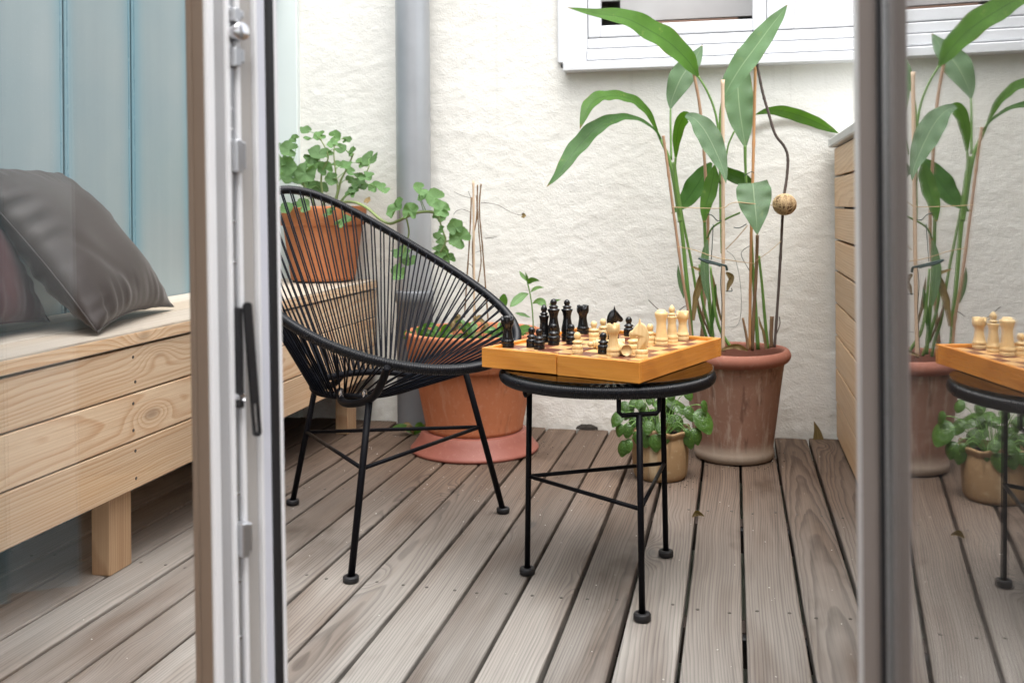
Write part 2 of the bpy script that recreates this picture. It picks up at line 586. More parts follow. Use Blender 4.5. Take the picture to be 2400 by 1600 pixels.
def m_frosted():
    t = NT('frosted_channel_glass')
    co = t.n('ShaderNodeTexCoord').outputs['Object']
    y = t.n('ShaderNodeSeparateXYZ', {0: co}).outputs[1]
    ay = t.math('ABSOLUTE', y)                                  # panel meshes are centred on their own axis
    ed = t.maprange(ay, .085, .15, 0., 1., True)               # flange glass shows through near the edges
    nz = t.noise(t.scalev(co, (1, 22, .5)), 1.0, 3)
    sp = t.maprange(t.noise(co, 260, 2), .70, .76, 0., 1.)
    cl = t.noise(co, 2.2, 3, .55)
    c = t.mix(nz, (.245, .310, .325), (.325, .390, .40))
    c = t.mix(t.math('MULTIPLY', t.maprange(cl, .35, .7, 0., 1., True), .4), c, (.18, .285, .325))
    c = t.mix(t.math('MULTIPLY', ed, .7), c, (.12, .28, .345))
    c = t.mix(t.math('MULTIPLY', sp, .35), c, (.8, .85, .85))
    p = t.principled(Base_Color=c, Roughness=.30)
    t.s(p, 'Specular IOR Level', .7)
    t.s(p, 'Normal', t.bump(t.noise(t.scalev(co, (1, 1, .12)), 60, 2), .06, .002))
    return t.m


MAT['frosted'] = m_frosted()
MAT['glass_edge'] = plain('blue_glass_edge', (.17, .31, .37), .25, var=.2)


def m_terracotta(name, base, dark, pale, streak=0., foot=0., rough=.75):
    t = NT(name)
    co = t.coords()
    n1 = t.noise(co, 9, 4, .6)
    n2 = t.noise(co, 60, 4, .6)
    c = t.mix(n1, dark, base)
    c = t.mix(t.math('MULTIPLY', t.maprange(n2, .55, .75, 0., 1.), .3), c, pale)
    if streak > 0:
        s1 = t.noise(t.scalev(co, (30, 30, 3.2)), 1.0, 4, .65)
        c = t.mix(t.math('MULTIPLY', t.maprange(s1, .52, .70, 0., 1., True), streak), c, pale)
        s2 = t.noise(t.scalev(co, (34, 34, 5.)), 1.3, 3, .6)
        c = t.mix(t.math('MULTIPLY', t.maprange(s2, .56, .68, 0., 1., True), streak * .9), c, tuple(a * .42 for a in dark))
    if foot > 0:
        z = t.n('ShaderNodeSeparateXYZ', {0: t.n('ShaderNodeTexCoord').outputs['Object']}).outputs[2]
        zz = t.math('ADD', z, t.math('MULTIPLY', t.math('SUBTRACT', n1, .5), .05))
        ff = t.maprange(zz, foot * .5, foot * 1.5, 1., 0., True)
        c = t.mix(t.math('MULTIPLY', ff, .75), c, (.33, .28, .22))
    p = t.principled(Base_Color=c, Roughness=rough)
    t.s(p, 'Specular IOR Level', .3)
    t.s(p, 'Normal', t.bump(t.math('ADD', n2, t.math('MULTIPLY', t.noise(co, 240, 3), .5)), .18, .002))
    return t.m


MAT['terracotta'] = m_terracotta('terracotta_bright', (.52, .195, .092), (.43, .14, .062), (.62, .36, .24), streak=.28)
MAT['terracotta_b'] = m_terracotta('terracotta_bench_pot', (.52, .20, .085), (.42, .14, .055), (.6, .34, .2))
MAT['saucer'] = m_terracotta('terracotta_saucer', (.27, .095, .068), (.21, .066, .048), (.36, .18, .14), rough=.5)
MAT['terracotta_old'] = m_terracotta('terracotta_weathered', (.32, .180, .128), (.20, .105, .072), (.50, .41, .33), streak=.62, foot=.05)
MAT['rim_old'] = m_terracotta('terracotta_weathered_rim', (.33, .14, .095), (.25, .09, .062), (.46, .30, .24))
MAT['clay_yellow'] = m_terracotta('ochre_clay', (.34, .22, .115), (.21, .135, .065), (.52, .44, .30), streak=.5)


def m_fabric(name, col, sheen):
    t = NT(name)
    co = t.coords()
    n1 = t.noise(co, 5, 3)
    c = t.mix(n1, tuple(a * .75 for a in col), tuple(a * 1.2 for a in col))
    p = t.principled(Base_Color=c, Roughness=.58)
    t.s(p, 'Sheen Weight', sheen)
    t.s(p, 'Sheen Roughness', .35)
    wv = t.noise(co, 650, 2)
    t.s(p, 'Normal', t.bump(wv, .3, .001))
    return t.m


MAT['satin'] = m_fabric('taupe_satin', (.036, .027, .023), .2)
MAT['maroon'] = m_fabric('maroon_satin', (.075, .026, .026), .2)
DATA = {'canna_leaves': [('b', [(-0.1049, 3.1322, 1.1732), (-0.131, 3.0956, 1.2151), (-0.1837, 3.0532, 1.2671), (-0.2438, 3.009, 1.3031), (-0.3109, 2.9633, 1.3342), (-0.3889, 2.9152, 1.3425), (-0.4693, 2.8666, 1.3552)],
                   [0.0068, 0.0552, 0.0786, 0.0765, 0.0595, 0.0319, 0.0008], 0.35),
                  ('g', [(-0.0292, 3.0876, 1.1027), (-0.0087, 3.0853, 1.1404), (0.0251, 3.086, 1.1948), (0.0671, 3.0886, 1.2512), (0.1089, 3.0911, 1.3072), (0.14, 3.0912, 1.3461), (0.161, 3.089, 1.3743)],
                   [0.0085, 0.0512, 0.0704, 0.0704, 0.0533, 0.0298, 0.0009], -0.1),
                  ('g', [(0.0356, 3.184, 0.9609), (0.0287, 3.1948, 1.0103), (0.0206, 3.2053, 1.069), (0.0159, 3.2165, 1.1281), (0.0147, 3.2285, 1.1921), (0.0163, 3.2412, 1.2722)], [0.0116, 0.0556, 0.0867, 0.0912, 0.0712, 0.0018], 0.1),
                  ('g', [(-0.1926, 3.1741, 1.0811), (-0.1865, 3.1878, 1.1181), (-0.1626, 3.2054, 1.1776), (-0.1365, 3.2235, 1.2195), (-0.1124, 3.2412, 1.255), (-0.0944, 3.2575, 1.2916)], [0.0063, 0.0428, 0.0788, 0.0631, 0.0383, 0.0014],
                   0.1),
                  ('b', [(-0.2316, 3.1245, 1.0071), (-0.2519, 3.0833, 1.0548), (-0.2823, 3.04, 1.0884), (-0.3203, 2.9949, 1.103), (-0.3616, 2.9491, 1.1029), (-0.3938, 2.9053, 1.0889), (-0.4132, 2.8644, 1.0546), (-0.4283, 2.8245, 0.9978)],
                   [0.0093, 0.0233, 0.0359, 0.0402, 0.0444, 0.0507, 0.0402, 0.0017], 0.5),
                  ('m',
                   [(-0.2146, 3.1282, 0.9717), (-0.2353, 3.0872, 1.0089), (-0.2743, 3.0421, 1.0367), (-0.3125, 2.9971, 1.0434), (-0.3499, 2.9524, 1.0335), (-0.3905, 2.9069, 1.008), (-0.4261, 2.8625, 0.9645), (-0.4568, 2.8193, 0.9179),
                    (-0.4807, 2.7775, 0.8704), (-0.5108, 2.7344, 0.8301)],
                   [0.0067, 0.0084, 0.0142, 0.0251, 0.0397, 0.0543, 0.0585, 0.0501, 0.0293, 0.0008], 0.4),
                  ('b', [(-0.173, 3.0863, 0.9207), (-0.17, 3.069, 0.9672), (-0.1611, 3.0531, 1.0132), (-0.1425, 3.0393, 1.0437), (-0.121, 3.0262, 1.0399)], [0.006, 0.0257, 0.0364, 0.0364, 0.0129], 0.5),
                  ('g', [(-0.1396, 3.022, 1.0451), (-0.1123, 3.0144, 1.0344), (-0.0833, 3.0072, 0.9995), (-0.0588, 2.999, 0.9523), (-0.0406, 2.9894, 0.9098), (-0.0274, 2.9787, 0.8718), (-0.0219, 2.9663, 0.8384)],
                   [0.0125, 0.0397, 0.0689, 0.0669, 0.046, 0.0209, 0.0008], -0.2),
                  ('b', [(0.0681, 3.2117, 1.0594), (0.1077, 3.2342, 1.0727), (0.1518, 3.2577, 1.0723), (0.2005, 3.2822, 1.0596), (0.254, 3.3078, 1.0401), (0.2947, 3.3306, 1.0205), (0.3304, 3.3522, 1.0039)],
                   [0.0036, 0.0225, 0.0382, 0.0427, 0.0382, 0.0247, 0.0013], 0.6),
                  ('m', [(-0.0693, 3.2836, 0.9138), (-0.0969, 3.2928, 0.8733), (-0.1293, 3.3009, 0.8232), (-0.1619, 3.309, 0.7819), (-0.2016, 3.3156, 0.7496)], [0.0092, 0.06, 0.0739, 0.0439, 0.0014], 0.3),
                  ('m', [(-0.0314, 3.2715, 0.8877), (-0.0026, 3.2779, 0.8715), (0.0328, 3.2858, 0.8576), (0.0682, 3.2937, 0.8414)], [0.0318, 0.0432, 0.0387, 0.0045], 0.4),
                  ('b', [(-0.0555, 3.0612, 0.8982), (-0.0607, 3.055, 0.8576), (-0.0713, 3.0475, 0.8108), (-0.0819, 3.04, 0.7727), (-0.087, 3.0337, 0.7262)], [0.0042, 0.0404, 0.0467, 0.0361, 0.0085], 0.3),
                  ('g', [(0.0553, 3.045, 0.8416), (0.0574, 3.0301, 0.8162), (0.0599, 3.0153, 0.7807), (0.0631, 3.0006, 0.7424), (0.066, 2.9859, 0.6887)], [0.0833, 0.1012, 0.0936, 0.0628, 0.0013], 0.0),
                  ('g', [(-0.0773, 3.0564, 0.4866), (-0.0852, 3.0546, 0.5392), (-0.088, 3.054, 0.5982), (-0.0838, 3.0549, 0.6441), (-0.0771, 3.0564, 0.6769)], [0.0039, 0.0223, 0.0262, 0.0184, 0.0026], 0.2),
                  ('g', [(-0.1519, 3.1012, 0.4914), (-0.1601, 3.0994, 0.5249), (-0.167, 3.0979, 0.5618), (-0.1694, 3.0973, 0.5952)], [0.0027, 0.0134, 0.012, 0.0013], 0.2),
                  ('m', [(-0.0721, 3.078, 0.3855), (-0.0652, 3.0796, 0.4449), (-0.0583, 3.0811, 0.5109), (-0.0548, 3.0819, 0.5373)], [0.0066, 0.0132, 0.0106, 0.002], 0.2),
                  ('d', [(-0.1234, 3.0666, 0.4276), (-0.1185, 3.0643, 0.4814), (-0.1124, 3.0622, 0.5113), (-0.0989, 3.0618, 0.553), (-0.0958, 3.0591, 0.5739), (-0.1143, 3.0516, 0.5861), (-0.1285, 3.045, 0.5923)],
                   [0.0089, 0.0163, 0.0207, 0.0222, 0.0148, 0.0089, 0.0012], 0.3),
                  ('d', [(-0.0248, 3.0476, 0.5752), (-0.0134, 3.0501, 0.5663), (-0.0078, 3.0514, 0.5545), (-0.0165, 3.0494, 0.534), (-0.0224, 3.0481, 0.5165)], [0.0059, 0.0176, 0.0176, 0.0132, 0.0023], 0.3),
                  ('d', [(-0.0413, 3.1259, 0.4222), (-0.0555, 3.1227, 0.4826), (-0.061, 3.1215, 0.5278), (-0.0652, 3.1206, 0.564)], [0.006, 0.0102, 0.0084, 0.0012], 0.3),
                  ('d', [(0.092, 3.1146, 0.3396), (0.0837, 3.1128, 0.3902), (0.0752, 3.1109, 0.4141), (0.071, 3.1099, 0.4379)], [0.0089, 0.0089, 0.0074, 0.0024], 0.3),
                  ('d', [(-0.0405, 3.0134, 0.348), (-0.0064, 3.021, 0.3593), (0.0191, 3.0266, 0.3548), (0.036, 3.0304, 0.3445)], [0.0029, 0.0145, 0.0145, 0.0023], 0.5)],
 'canna_stems': [('s', [(-0.1049, 3.1322, 1.1754), (-0.0795, 3.1345, 1.131), (-0.0585, 3.1357, 1.078), (-0.0461, 3.1351, 1.0165), (-0.0403, 3.1329, 0.9291), (-0.0403, 3.1295, 0.82), (-0.0397, 3.1262, 0.7252)], 0.00305, 0.00436),
                 ('s', [(-0.0292, 3.0876, 1.1027), (-0.038, 3.0959, 1.0565), (-0.0397, 3.1058, 0.971), (-0.0399, 3.1159, 0.8415)], 0.00345, 0.00474),
                 ('s', [(0.0356, 3.184, 0.9609), (0.0356, 3.184, 0.908), (0.0381, 3.1846, 0.8419)], 0.00529, 0.00352), ('s', [(-0.1926, 3.1741, 1.0811), (-0.1918, 3.1538, 1.0216), (-0.1892, 3.1339, 0.9187)], 0.0031, 0.00355),
                 ('s', [(-0.2316, 3.1245, 1.0071), (-0.2162, 3.1197, 0.9713), (-0.1968, 3.1158, 0.9268), (-0.1818, 3.111, 0.8607), (-0.1692, 3.1056, 0.7775), (-0.1607, 3.0993, 0.7262)], 0.00394, 0.00744),
                 ('s', [(-0.173, 3.0863, 0.925), (-0.1762, 3.089, 0.8644), (-0.1685, 3.0941, 0.7906), (-0.1586, 3.0997, 0.7261)], 0.00347, 0.00521),
                 ('s', [(0.0028, 3.1767, 1.0052), (-0.0147, 3.1728, 0.9657), (-0.0228, 3.171, 0.9217)], 0.00308, 0.00264),
                 ('s', [(-0.1787, 3.0953, 0.9098), (-0.1691, 3.0974, 0.8094), (-0.1556, 3.1004, 0.6888), (-0.1448, 3.1028, 0.5616), (-0.1352, 3.105, 0.4544), (-0.1306, 3.106, 0.3808), (-0.1256, 3.1071, 0.3406)], 0.00569, 0.00669),
                 ('s', [(-0.1736, 3.1169, 0.8702), (-0.1595, 3.123, 0.7623), (-0.1439, 3.1294, 0.6745), (-0.1301, 3.1354, 0.5999), (-0.1176, 3.1411, 0.5185), (-0.1065, 3.1465, 0.437), (-0.0872, 3.1537, 0.3688), (-0.081, 3.158, 0.3277)],
                  0.00372, 0.00473),
                 ('s', [(-0.0881, 3.095, 0.7354), (-0.0857, 3.1006, 0.6421), (-0.0795, 3.1071, 0.5351), (-0.0725, 3.1138, 0.4411), (-0.0636, 3.1209, 0.3401)], 0.00467, 0.006),
                 ('s', [(0.0181, 3.0572, 0.7537), (-0.0242, 3.0682, 0.7342), (-0.0632, 3.08, 0.7091), (-0.0801, 3.0967, 0.6755)], 0.00296, 0.00296),
                 ('s', [(-0.0701, 3.058, 0.5915), (-0.0613, 3.06, 0.4865), (-0.0459, 3.0634, 0.4076), (-0.013, 3.0707, 0.3483)], 0.00328, 0.00525),
                 ('s', [(0.0505, 3.1259, 0.6944), (0.0537, 3.1266, 0.6079), (0.0594, 3.1278, 0.5082), (0.0685, 3.1299, 0.3352)], 0.00465, 0.00598),
                 ('s', [(0.0743, 3.1721, 0.619), (0.0828, 3.174, 0.5314), (0.0899, 3.1756, 0.437), (0.099, 3.1776, 0.3325)], 0.0037, 0.00539),
                 ('s', [(-0.0389, 3.1879, 0.843), (-0.04, 3.1877, 0.7065), (-0.0393, 3.1878, 0.6247)], 0.00273, 0.00273),
                 ('s', [(-0.1054, 3.1526, 0.5923), (-0.0996, 3.1539, 0.4905), (-0.074, 3.1596, 0.3819), (-0.0559, 3.1636, 0.3275)], 0.00407, 0.00475),
                 ('y', [(0.0681, 3.0785, 0.6859), (0.0643, 3.0879, 0.5773), (0.0558, 3.0963, 0.4451), (0.0513, 3.1055, 0.335)], 0.00493, 0.00526),
                 ('y', [(0.0233, 3.0583, 0.4389), (0.0337, 3.0606, 0.3834), (0.0379, 3.0616, 0.343)], 0.00326, 0.00456), ('y', [(0.1101, 3.1186, 0.4382), (0.1071, 3.118, 0.3841), (0.1081, 3.1182, 0.3445)], 0.00594, 0.00528),
                 ('y', [(-0.0933, 3.1758, 0.5296), (-0.0952, 3.1753, 0.4477), (-0.1025, 3.1737, 0.3659)], 0.00546, 0.00478), ('y', [(-0.1154, 3.1299, 0.4926), (-0.0994, 3.1334, 0.4385), (-0.0736, 3.1392, 0.371)], 0.00303, 0.00303)],
 'canna_sticks': [('tan', [(-0.2084, 3.0579, 0.9889), (-0.1977, 3.0603, 0.9087), (-0.1795, 3.0644, 0.7562), (-0.1551, 3.0698, 0.5638), (-0.1366, 3.0739, 0.4444), (-0.1296, 3.0755, 0.3449)], 0.00422),
                  ('spot', [(-0.1295, 3.1165, 1.2441), (-0.0993, 3.1335, 1.0703), (-0.0842, 3.1471, 0.8471), (-0.0796, 3.1583, 0.687), (-0.0921, 3.1658, 0.4759), (-0.1015, 3.1739, 0.3249)], 0.00464),
                  ('pale', [(-0.0299, 3.0362, 1.1501), (-0.0308, 3.036, 0.9243), (-0.0319, 3.0358, 0.7267), (-0.0322, 3.0357, 0.6451), (-0.0352, 3.035, 0.3398)], 0.00541),
                  ('orange', [(0.0678, 3.14, 1.2048), (0.0619, 3.131, 1.0135), (0.0562, 3.122, 0.8405), (0.0491, 3.1127, 0.6286), (0.0435, 3.1038, 0.3384)], 0.00455),
                  ('dark',
                   [(0.0717, 3.0896, 1.1999), (0.0869, 3.093, 1.1167), (0.103, 3.0966, 1.0568), (0.1233, 3.1011, 0.9885), (0.148, 3.1066, 0.9541), (0.1594, 3.1091, 0.9199), (0.1565, 3.1085, 0.8603), (0.1481, 3.1066, 0.8049),
                    (0.1431, 3.1055, 0.7473), (0.1364, 3.104, 0.6292), (0.1277, 3.1021, 0.4981), (0.1163, 3.0995, 0.3473)],
                   0.00418)],
 'canna_strings': [('twine',
                    [(-0.1779, 2.9622, 0.7724), (-0.1413, 2.9704, 0.77), (-0.0804, 2.984, 0.7678), (-0.0316, 2.9949, 0.7683), (-0.0112, 2.9994, 0.7806), (0.0132, 3.0048, 0.7846), (0.0538, 3.0139, 0.7801), (0.0985, 3.0239, 0.7776),
                     (0.1188, 3.0284, 0.7704)],
                    0.00126),
                   ('twine', [(-0.1647, 2.9959, 0.6544), (-0.1193, 3.006, 0.6449), (-0.0689, 3.0173, 0.6264), (-0.0311, 3.0257, 0.6164), (0.0194, 3.037, 0.6076), (0.0604, 3.0461, 0.6021)], 0.00127),
                   ('twine', [(0.0609, 3.0667, 0.608), (0.1025, 3.076, 0.637), (0.1377, 3.0838, 0.668)], 0.00096), ('twine', [(-0.0249, 3.0681, 0.6436), (0.0074, 3.0753, 0.6762), (0.0397, 3.0825, 0.7153)], 0.00141),
                   ('wire', [(-0.1032, 2.9891, 0.6205), (-0.0778, 2.9948, 0.6131), (-0.0525, 3.0004, 0.6056), (-0.0384, 3.0036, 0.6012), (-0.0243, 3.0067, 0.5967), (-0.0216, 3.0073, 0.5837)], 0.00378),
                   ('wire', [(-0.1016, 2.9844, 0.6199), (-0.0806, 2.9891, 0.609), (-0.0552, 2.9947, 0.603), (-0.0398, 2.9982, 0.5971)], 0.00315),
                   ('wire', [(-0.0371, 3.0141, 0.5976), (-0.0404, 3.0134, 0.5454), (-0.0366, 3.0142, 0.4873), (-0.0384, 3.0138, 0.4293), (-0.0404, 3.0134, 0.3567)], 0.00126),
                   ('wire', [(-0.0776, 3.0256, 0.7502), (-0.0633, 3.0288, 0.7457), (-0.0492, 3.0319, 0.7309), (-0.0363, 3.0348, 0.7308)], 0.00159),
                   ('wire', [(-0.0607, 3.0294, 0.7194), (-0.064, 3.0286, 0.6609), (-0.0672, 3.0279, 0.6142)], 0.0014), ('wire', [(0.0445, 3.063, 0.6538), (0.02, 3.0576, 0.6305), (0.044, 3.0629, 0.5805)], 0.00102),
                   ('wire', [(-0.025, 3.0168, 0.5221), (-0.008, 3.0206, 0.5219), (-0.0093, 3.0203, 0.5306)], 0.00158),
                   ('wire', [(-0.033, 3.1687, 0.3961), (0.0117, 3.1787, 0.408), (0.0199, 3.1805, 0.5025), (0.0043, 3.177, 0.6033), (-0.0223, 3.1711, 0.634)], 0.00066),
                   ('wire', [(0.0363, 3.051, 0.72), (0.0163, 3.0465, 0.7085), (-0.0008, 3.0427, 0.7101)], 0.00153), ('wire', [(0.0289, 3.1006, 0.864), (0.0521, 3.1057, 0.8767), (0.0604, 3.1076, 0.8723)], 0.00142),
                   ('twig', [(-0.2659, 3.168, 0.4786), (-0.2479, 3.172, 0.4599), (-0.2208, 3.1781, 0.4348)], 0.00149), ('twig', [(-0.1707, 3.1585, 0.447), (-0.1556, 3.1619, 0.4591), (-0.1436, 3.1645, 0.4621)], 0.00147),
                   ('twig', [(0.1206, 3.1005, 0.3836), (0.1323, 3.1031, 0.416), (0.1311, 3.1028, 0.4397)], 0.00161)],
 'chair_bracket': [(-0.6922, 1.9255, 0.4514), (-0.7156, 1.9511, 0.4131), (-0.7393, 1.9765, 0.3845), (-0.7704, 2.0003, 0.3663), (-0.8166, 2.031, 0.3532), (-0.8501, 2.0645, 0.353), (-0.8682, 2.1015, 0.3673)],
 'chair_tops': [(-1.049, 2.3788, 0.3238), (-0.757, 1.993, 0.3736), (-0.6409, 2.3365, 0.3805)],
 'geranium_dry': ((-1.1863, 3.1166, 0.7988), 0.016),
 'geranium_leaves': [('bush', (-1.4747, 3.2746, 1.0503), 0.0205), ('bush', (-1.4367, 3.3099, 1.0317), 0.0228), ('bush', (-1.3872, 3.333, 1.0321), 0.0229), ('bush', (-1.3601, 3.3722, 1.0198), 0.0193),
                     ('bush', (-1.5251, 3.2898, 1.0223), 0.019), ('bush', (-1.4976, 3.337, 1.0247), 0.0176), ('bush', (-1.4768, 3.1403, 0.9757), 0.0312), ('bush', (-1.4174, 3.252, 0.968), 0.0321),
                     ('bush', (-1.4328, 3.3562, 0.9735), 0.0248), ('bush', (-1.4583, 3.2842, 0.9579), 0.027), ('bush', (-1.4715, 3.338, 0.9377), 0.0357), ('bush', (-1.4901, 3.1563, 0.9211), 0.0314),
                     ('bush', (-1.5101, 3.2321, 0.8896), 0.0267), ('bush', (-1.4412, 3.1973, 0.8974), 0.0369), ('bush', (-1.4005, 3.2733, 0.9141), 0.0269), ('bush', (-1.491, 3.26, 0.8801), 0.0269),
                     ('bush', (-1.3297, 3.1695, 0.9911), 0.0208), ('bush', (-1.3189, 3.2178, 0.9791), 0.0211), ('bush', (-1.286, 3.2393, 0.9698), 0.0211), ('bush', (-1.3039, 3.3789, 0.9365), 0.0247),
                     ('bush', (-1.2622, 3.3542, 0.95), 0.0327), ('bush', (-1.3003, 3.2091, 0.92), 0.0262), ('bush', (-1.339, 3.3442, 0.9054), 0.0246), ('bush', (-1.2278, 3.2206, 0.8804), 0.0288), ('bush', (-1.2367, 3.3265, 0.8483), 0.0243),
                     ('bush', (-1.1728, 3.2301, 0.8412), 0.0235), ('bush', (-1.3343, 3.1659, 0.8757), 0.0234), ('bush', (-1.3454, 3.3595, 0.8755), 0.0192), ('bush', (-1.2765, 3.2256, 0.8423), 0.021),
                     ('bush', (-1.2819, 3.2258, 0.8277), 0.0263), ('bush', (-1.4596, 3.359, 0.8463), 0.0304), ('bush', (-1.4893, 3.3276, 0.8614), 0.0274), ('bush', (-1.5122, 3.1911, 0.8738), 0.0211),
                     ('bush', (-1.5965, 3.3238, 0.9444), 0.0331), ('bush', (-1.5653, 3.2356, 0.8905), 0.0322), ('bush', (-1.5881, 3.2618, 0.9818), 0.0325), ('bush', (-1.4716, 3.1145, 0.7712), 0.0413),
                     ('bush', (-1.4202, 3.1259, 0.7851), 0.0258), ('bush', (-1.2854, 3.1559, 0.7267), 0.0335), ('bush', (-1.3318, 3.1456, 0.7605), 0.0232), ('bush', (-1.3865, 3.3553, 0.9319), 0.0247),
                     ('bush', (-1.2668, 3.2479, 0.8768), 0.0222), ('bush', (-1.2601, 3.2635, 0.8525), 0.0191), ('trail', (-1.0518, 3.0201, 0.7734), 0.0366), ('trail', (-1.005, 3.0285, 0.7641), 0.0292),
                     ('trail', (-0.9755, 3.0268, 0.8337), 0.0243), ('trail', (-0.9741, 3.0513, 0.8068), 0.0196), ('trail', (-0.9454, 3.0886, 0.8044), 0.0346), ('trail', (-0.9083, 3.0354, 0.7679), 0.0315),
                     ('trail', (-0.9346, 3.0987, 0.7447), 0.0223), ('trail', (-0.8718, 3.0778, 0.7129), 0.027), ('trail', (-0.8581, 3.078, 0.6765), 0.0367), ('trail', (-0.9392, 3.1121, 0.6708), 0.0274),
                     ('trail', (-0.9253, 3.0806, 0.6309), 0.0296), ('trail', (-0.892, 3.0711, 0.6087), 0.0221), ('trail', (-1.0456, 3.0538, 0.6273), 0.0296), ('trail', (-1.0306, 3.08, 0.6031), 0.0273),
                     ('trail', (-1.041, 3.0114, 0.5709), 0.0267), ('trail', (-1.0752, 3.0978, 0.6297), 0.0225), ('trail', (-0.9072, 3.0377, 0.7049), 0.0146)],
 'geranium_stems': [([(-1.4069, 3.2723, 0.73), (-1.4065, 3.2724, 0.7897), (-1.4156, 3.2704, 0.8644), (-1.4104, 3.2715, 0.9092), (-1.3906, 3.2759, 0.9588), (-1.4192, 3.2696, 1.0237)], 0.005),
                    ([(-1.3989, 3.2536, 0.7303), (-1.3646, 3.2612, 0.7894), (-1.3523, 3.264, 0.8239), (-1.3398, 3.2668, 0.8733), (-1.3202, 3.2711, 0.9127), (-1.2956, 3.2766, 0.9669)], 0.006),
                    ([(-1.386, 3.236, 0.7305), (-1.3424, 3.2457, 0.7892), (-1.2988, 3.2554, 0.8381), (-1.2601, 3.264, 0.8722), (-1.2357, 3.2695, 0.9212)], 0.005),
                    ([(-1.4069, 3.2723, 0.73), (-1.4405, 3.2648, 0.79), (-1.4787, 3.2563, 0.8649), (-1.5172, 3.2477, 0.915)], 0.005),
                    ([(-1.415, 3.291, 0.7297), (-1.3703, 3.301, 0.8244), (-1.3722, 3.3005, 0.8895), (-1.379, 3.299, 0.9646), (-1.3736, 3.3002, 1.0196)], 0.004)],
 'geranium_trail': [(-1.3385, 3.2363, 0.7892), (-1.2831, 3.1769, 0.7974), (-1.2207, 3.1089, 0.793), (-1.1699, 3.0792, 0.774), (-1.12, 3.0494, 0.7418), (-1.0821, 3.0373, 0.7258), (-1.0554, 3.0433, 0.7333), (-1.0287, 3.0492, 0.7459),
                    (-0.9886, 3.0582, 0.761), (-0.9471, 3.0777, 0.761), (-0.9266, 3.072, 0.745)],
 'geranium_trail2': [(-1.0319, 3.0588, 0.7457), (-1.0234, 3.0607, 0.6955), (-1.0371, 3.0576, 0.65), (-1.0508, 3.0546, 0.6044), (-1.0555, 3.0535, 0.568)],
 'geranium_trail3': [(-0.9266, 3.072, 0.745), (-0.9136, 3.0749, 0.6994), (-0.905, 3.0768, 0.6675), (-0.923, 3.0728, 0.6313)],
 'geranium_trail4': [(-0.9094, 3.0758, 0.663), (-0.8827, 3.0818, 0.6742), (-0.8605, 3.0867, 0.6763)],
 'herb_leaves': [('h', [(-0.6504, 3.154, 0.4961), (-0.6632, 3.1333, 0.4917), (-0.6767, 3.1123, 0.4795), (-0.6883, 3.0918, 0.4656), (-0.6938, 3.0727, 0.4589)], [0.0017, 0.0226, 0.0296, 0.0192, 0.0005], 0.2),
                 ('h', [(-0.6338, 3.1372, 0.4646), (-0.6169, 3.124, 0.4739), (-0.5968, 3.1114, 0.4719), (-0.582, 3.0976, 0.4562)], [0.0014, 0.0156, 0.0243, 0.0017], 0.3),
                 ('h', [(-0.6435, 3.1556, 0.4996), (-0.634, 3.1577, 0.5092), (-0.6185, 3.1612, 0.5152), (-0.6022, 3.1648, 0.5146)], [0.0014, 0.0106, 0.0106, 0.0005], 0.3),
                 ('h', [(-0.6495, 3.1338, 0.5355), (-0.6605, 3.1313, 0.5496), (-0.669, 3.1294, 0.5602), (-0.6749, 3.1281, 0.5711)], [0.0014, 0.0122, 0.0105, 0.0005], 0.1),
                 ('b', [(-0.6438, 3.1145, 0.5318), (-0.6304, 3.097, 0.542), (-0.613, 3.0804, 0.5451), (-0.5958, 3.0638, 0.5434)], [0.0052, 0.0189, 0.0121, 0.0005], 0.2),
                 ('b', [(-0.647, 3.1343, 0.5303), (-0.6511, 3.1334, 0.5478), (-0.6561, 3.1323, 0.5671)], [0.007, 0.0087, 0.0005], 0.1),
                 ('h', [(-0.6402, 3.1358, 0.42), (-0.6512, 3.0992, 0.4308), (-0.661, 3.0629, 0.438), (-0.668, 3.0272, 0.4452)], [0.001, 0.0146, 0.0146, 0.0005], 0.3),
                 ('b', [(-0.7165, 3.0676, 0.4556), (-0.7156, 3.0678, 0.4694), (-0.7137, 3.0682, 0.4866), (-0.7111, 3.0688, 0.5012)], [0.0103, 0.0258, 0.0258, 0.0069], 0.0),
                 ('b', [(-0.5883, 3.1986, 0.4547), (-0.5743, 3.2017, 0.4671), (-0.5535, 3.2064, 0.4731)], [0.0071, 0.0107, 0.0005], 0.2)],
 'herb_stem': [(-0.6347, 3.1473, 0.3837), (-0.6353, 3.1472, 0.4153), (-0.6384, 3.1465, 0.4592), (-0.6441, 3.1452, 0.4979), (-0.6499, 3.1439, 0.5242), (-0.6532, 3.1432, 0.5401)],
 'pilea_leaves': [((-0.3282, 2.8241, 0.1783), 0.0242), ((-0.3026, 2.8594, 0.1909), 0.022), ((-0.2881, 2.8637, 0.2117), 0.0147), ((-0.2664, 2.8341, 0.2182), 0.0145), ((-0.2613, 2.9367, 0.1617), 0.0188), ((-0.3208, 2.8121, 0.1458), 0.0169),
                  ((-0.2976, 2.8079, 0.1456), 0.018), ((-0.3117, 2.8103, 0.0947), 0.0205), ((-0.2979, 2.8079, 0.1021), 0.018), ((-0.2454, 2.7982, 0.1314), 0.0238), ((-0.2389, 2.7971, 0.1607), 0.0179), ((-0.2164, 2.7927, 0.1237), 0.0249),
                  ((-0.2223, 2.8927, 0.2084), 0.0148), ((-0.2321, 2.9767, 0.172), 0.0139), ((-0.1608, 2.9354, 0.1979), 0.0385), ((-0.1645, 2.8828, 0.1597), 0.0232), ((-0.1264, 2.8695, 0.1891), 0.0206), ((-0.0876, 2.8697, 0.1718), 0.0338),
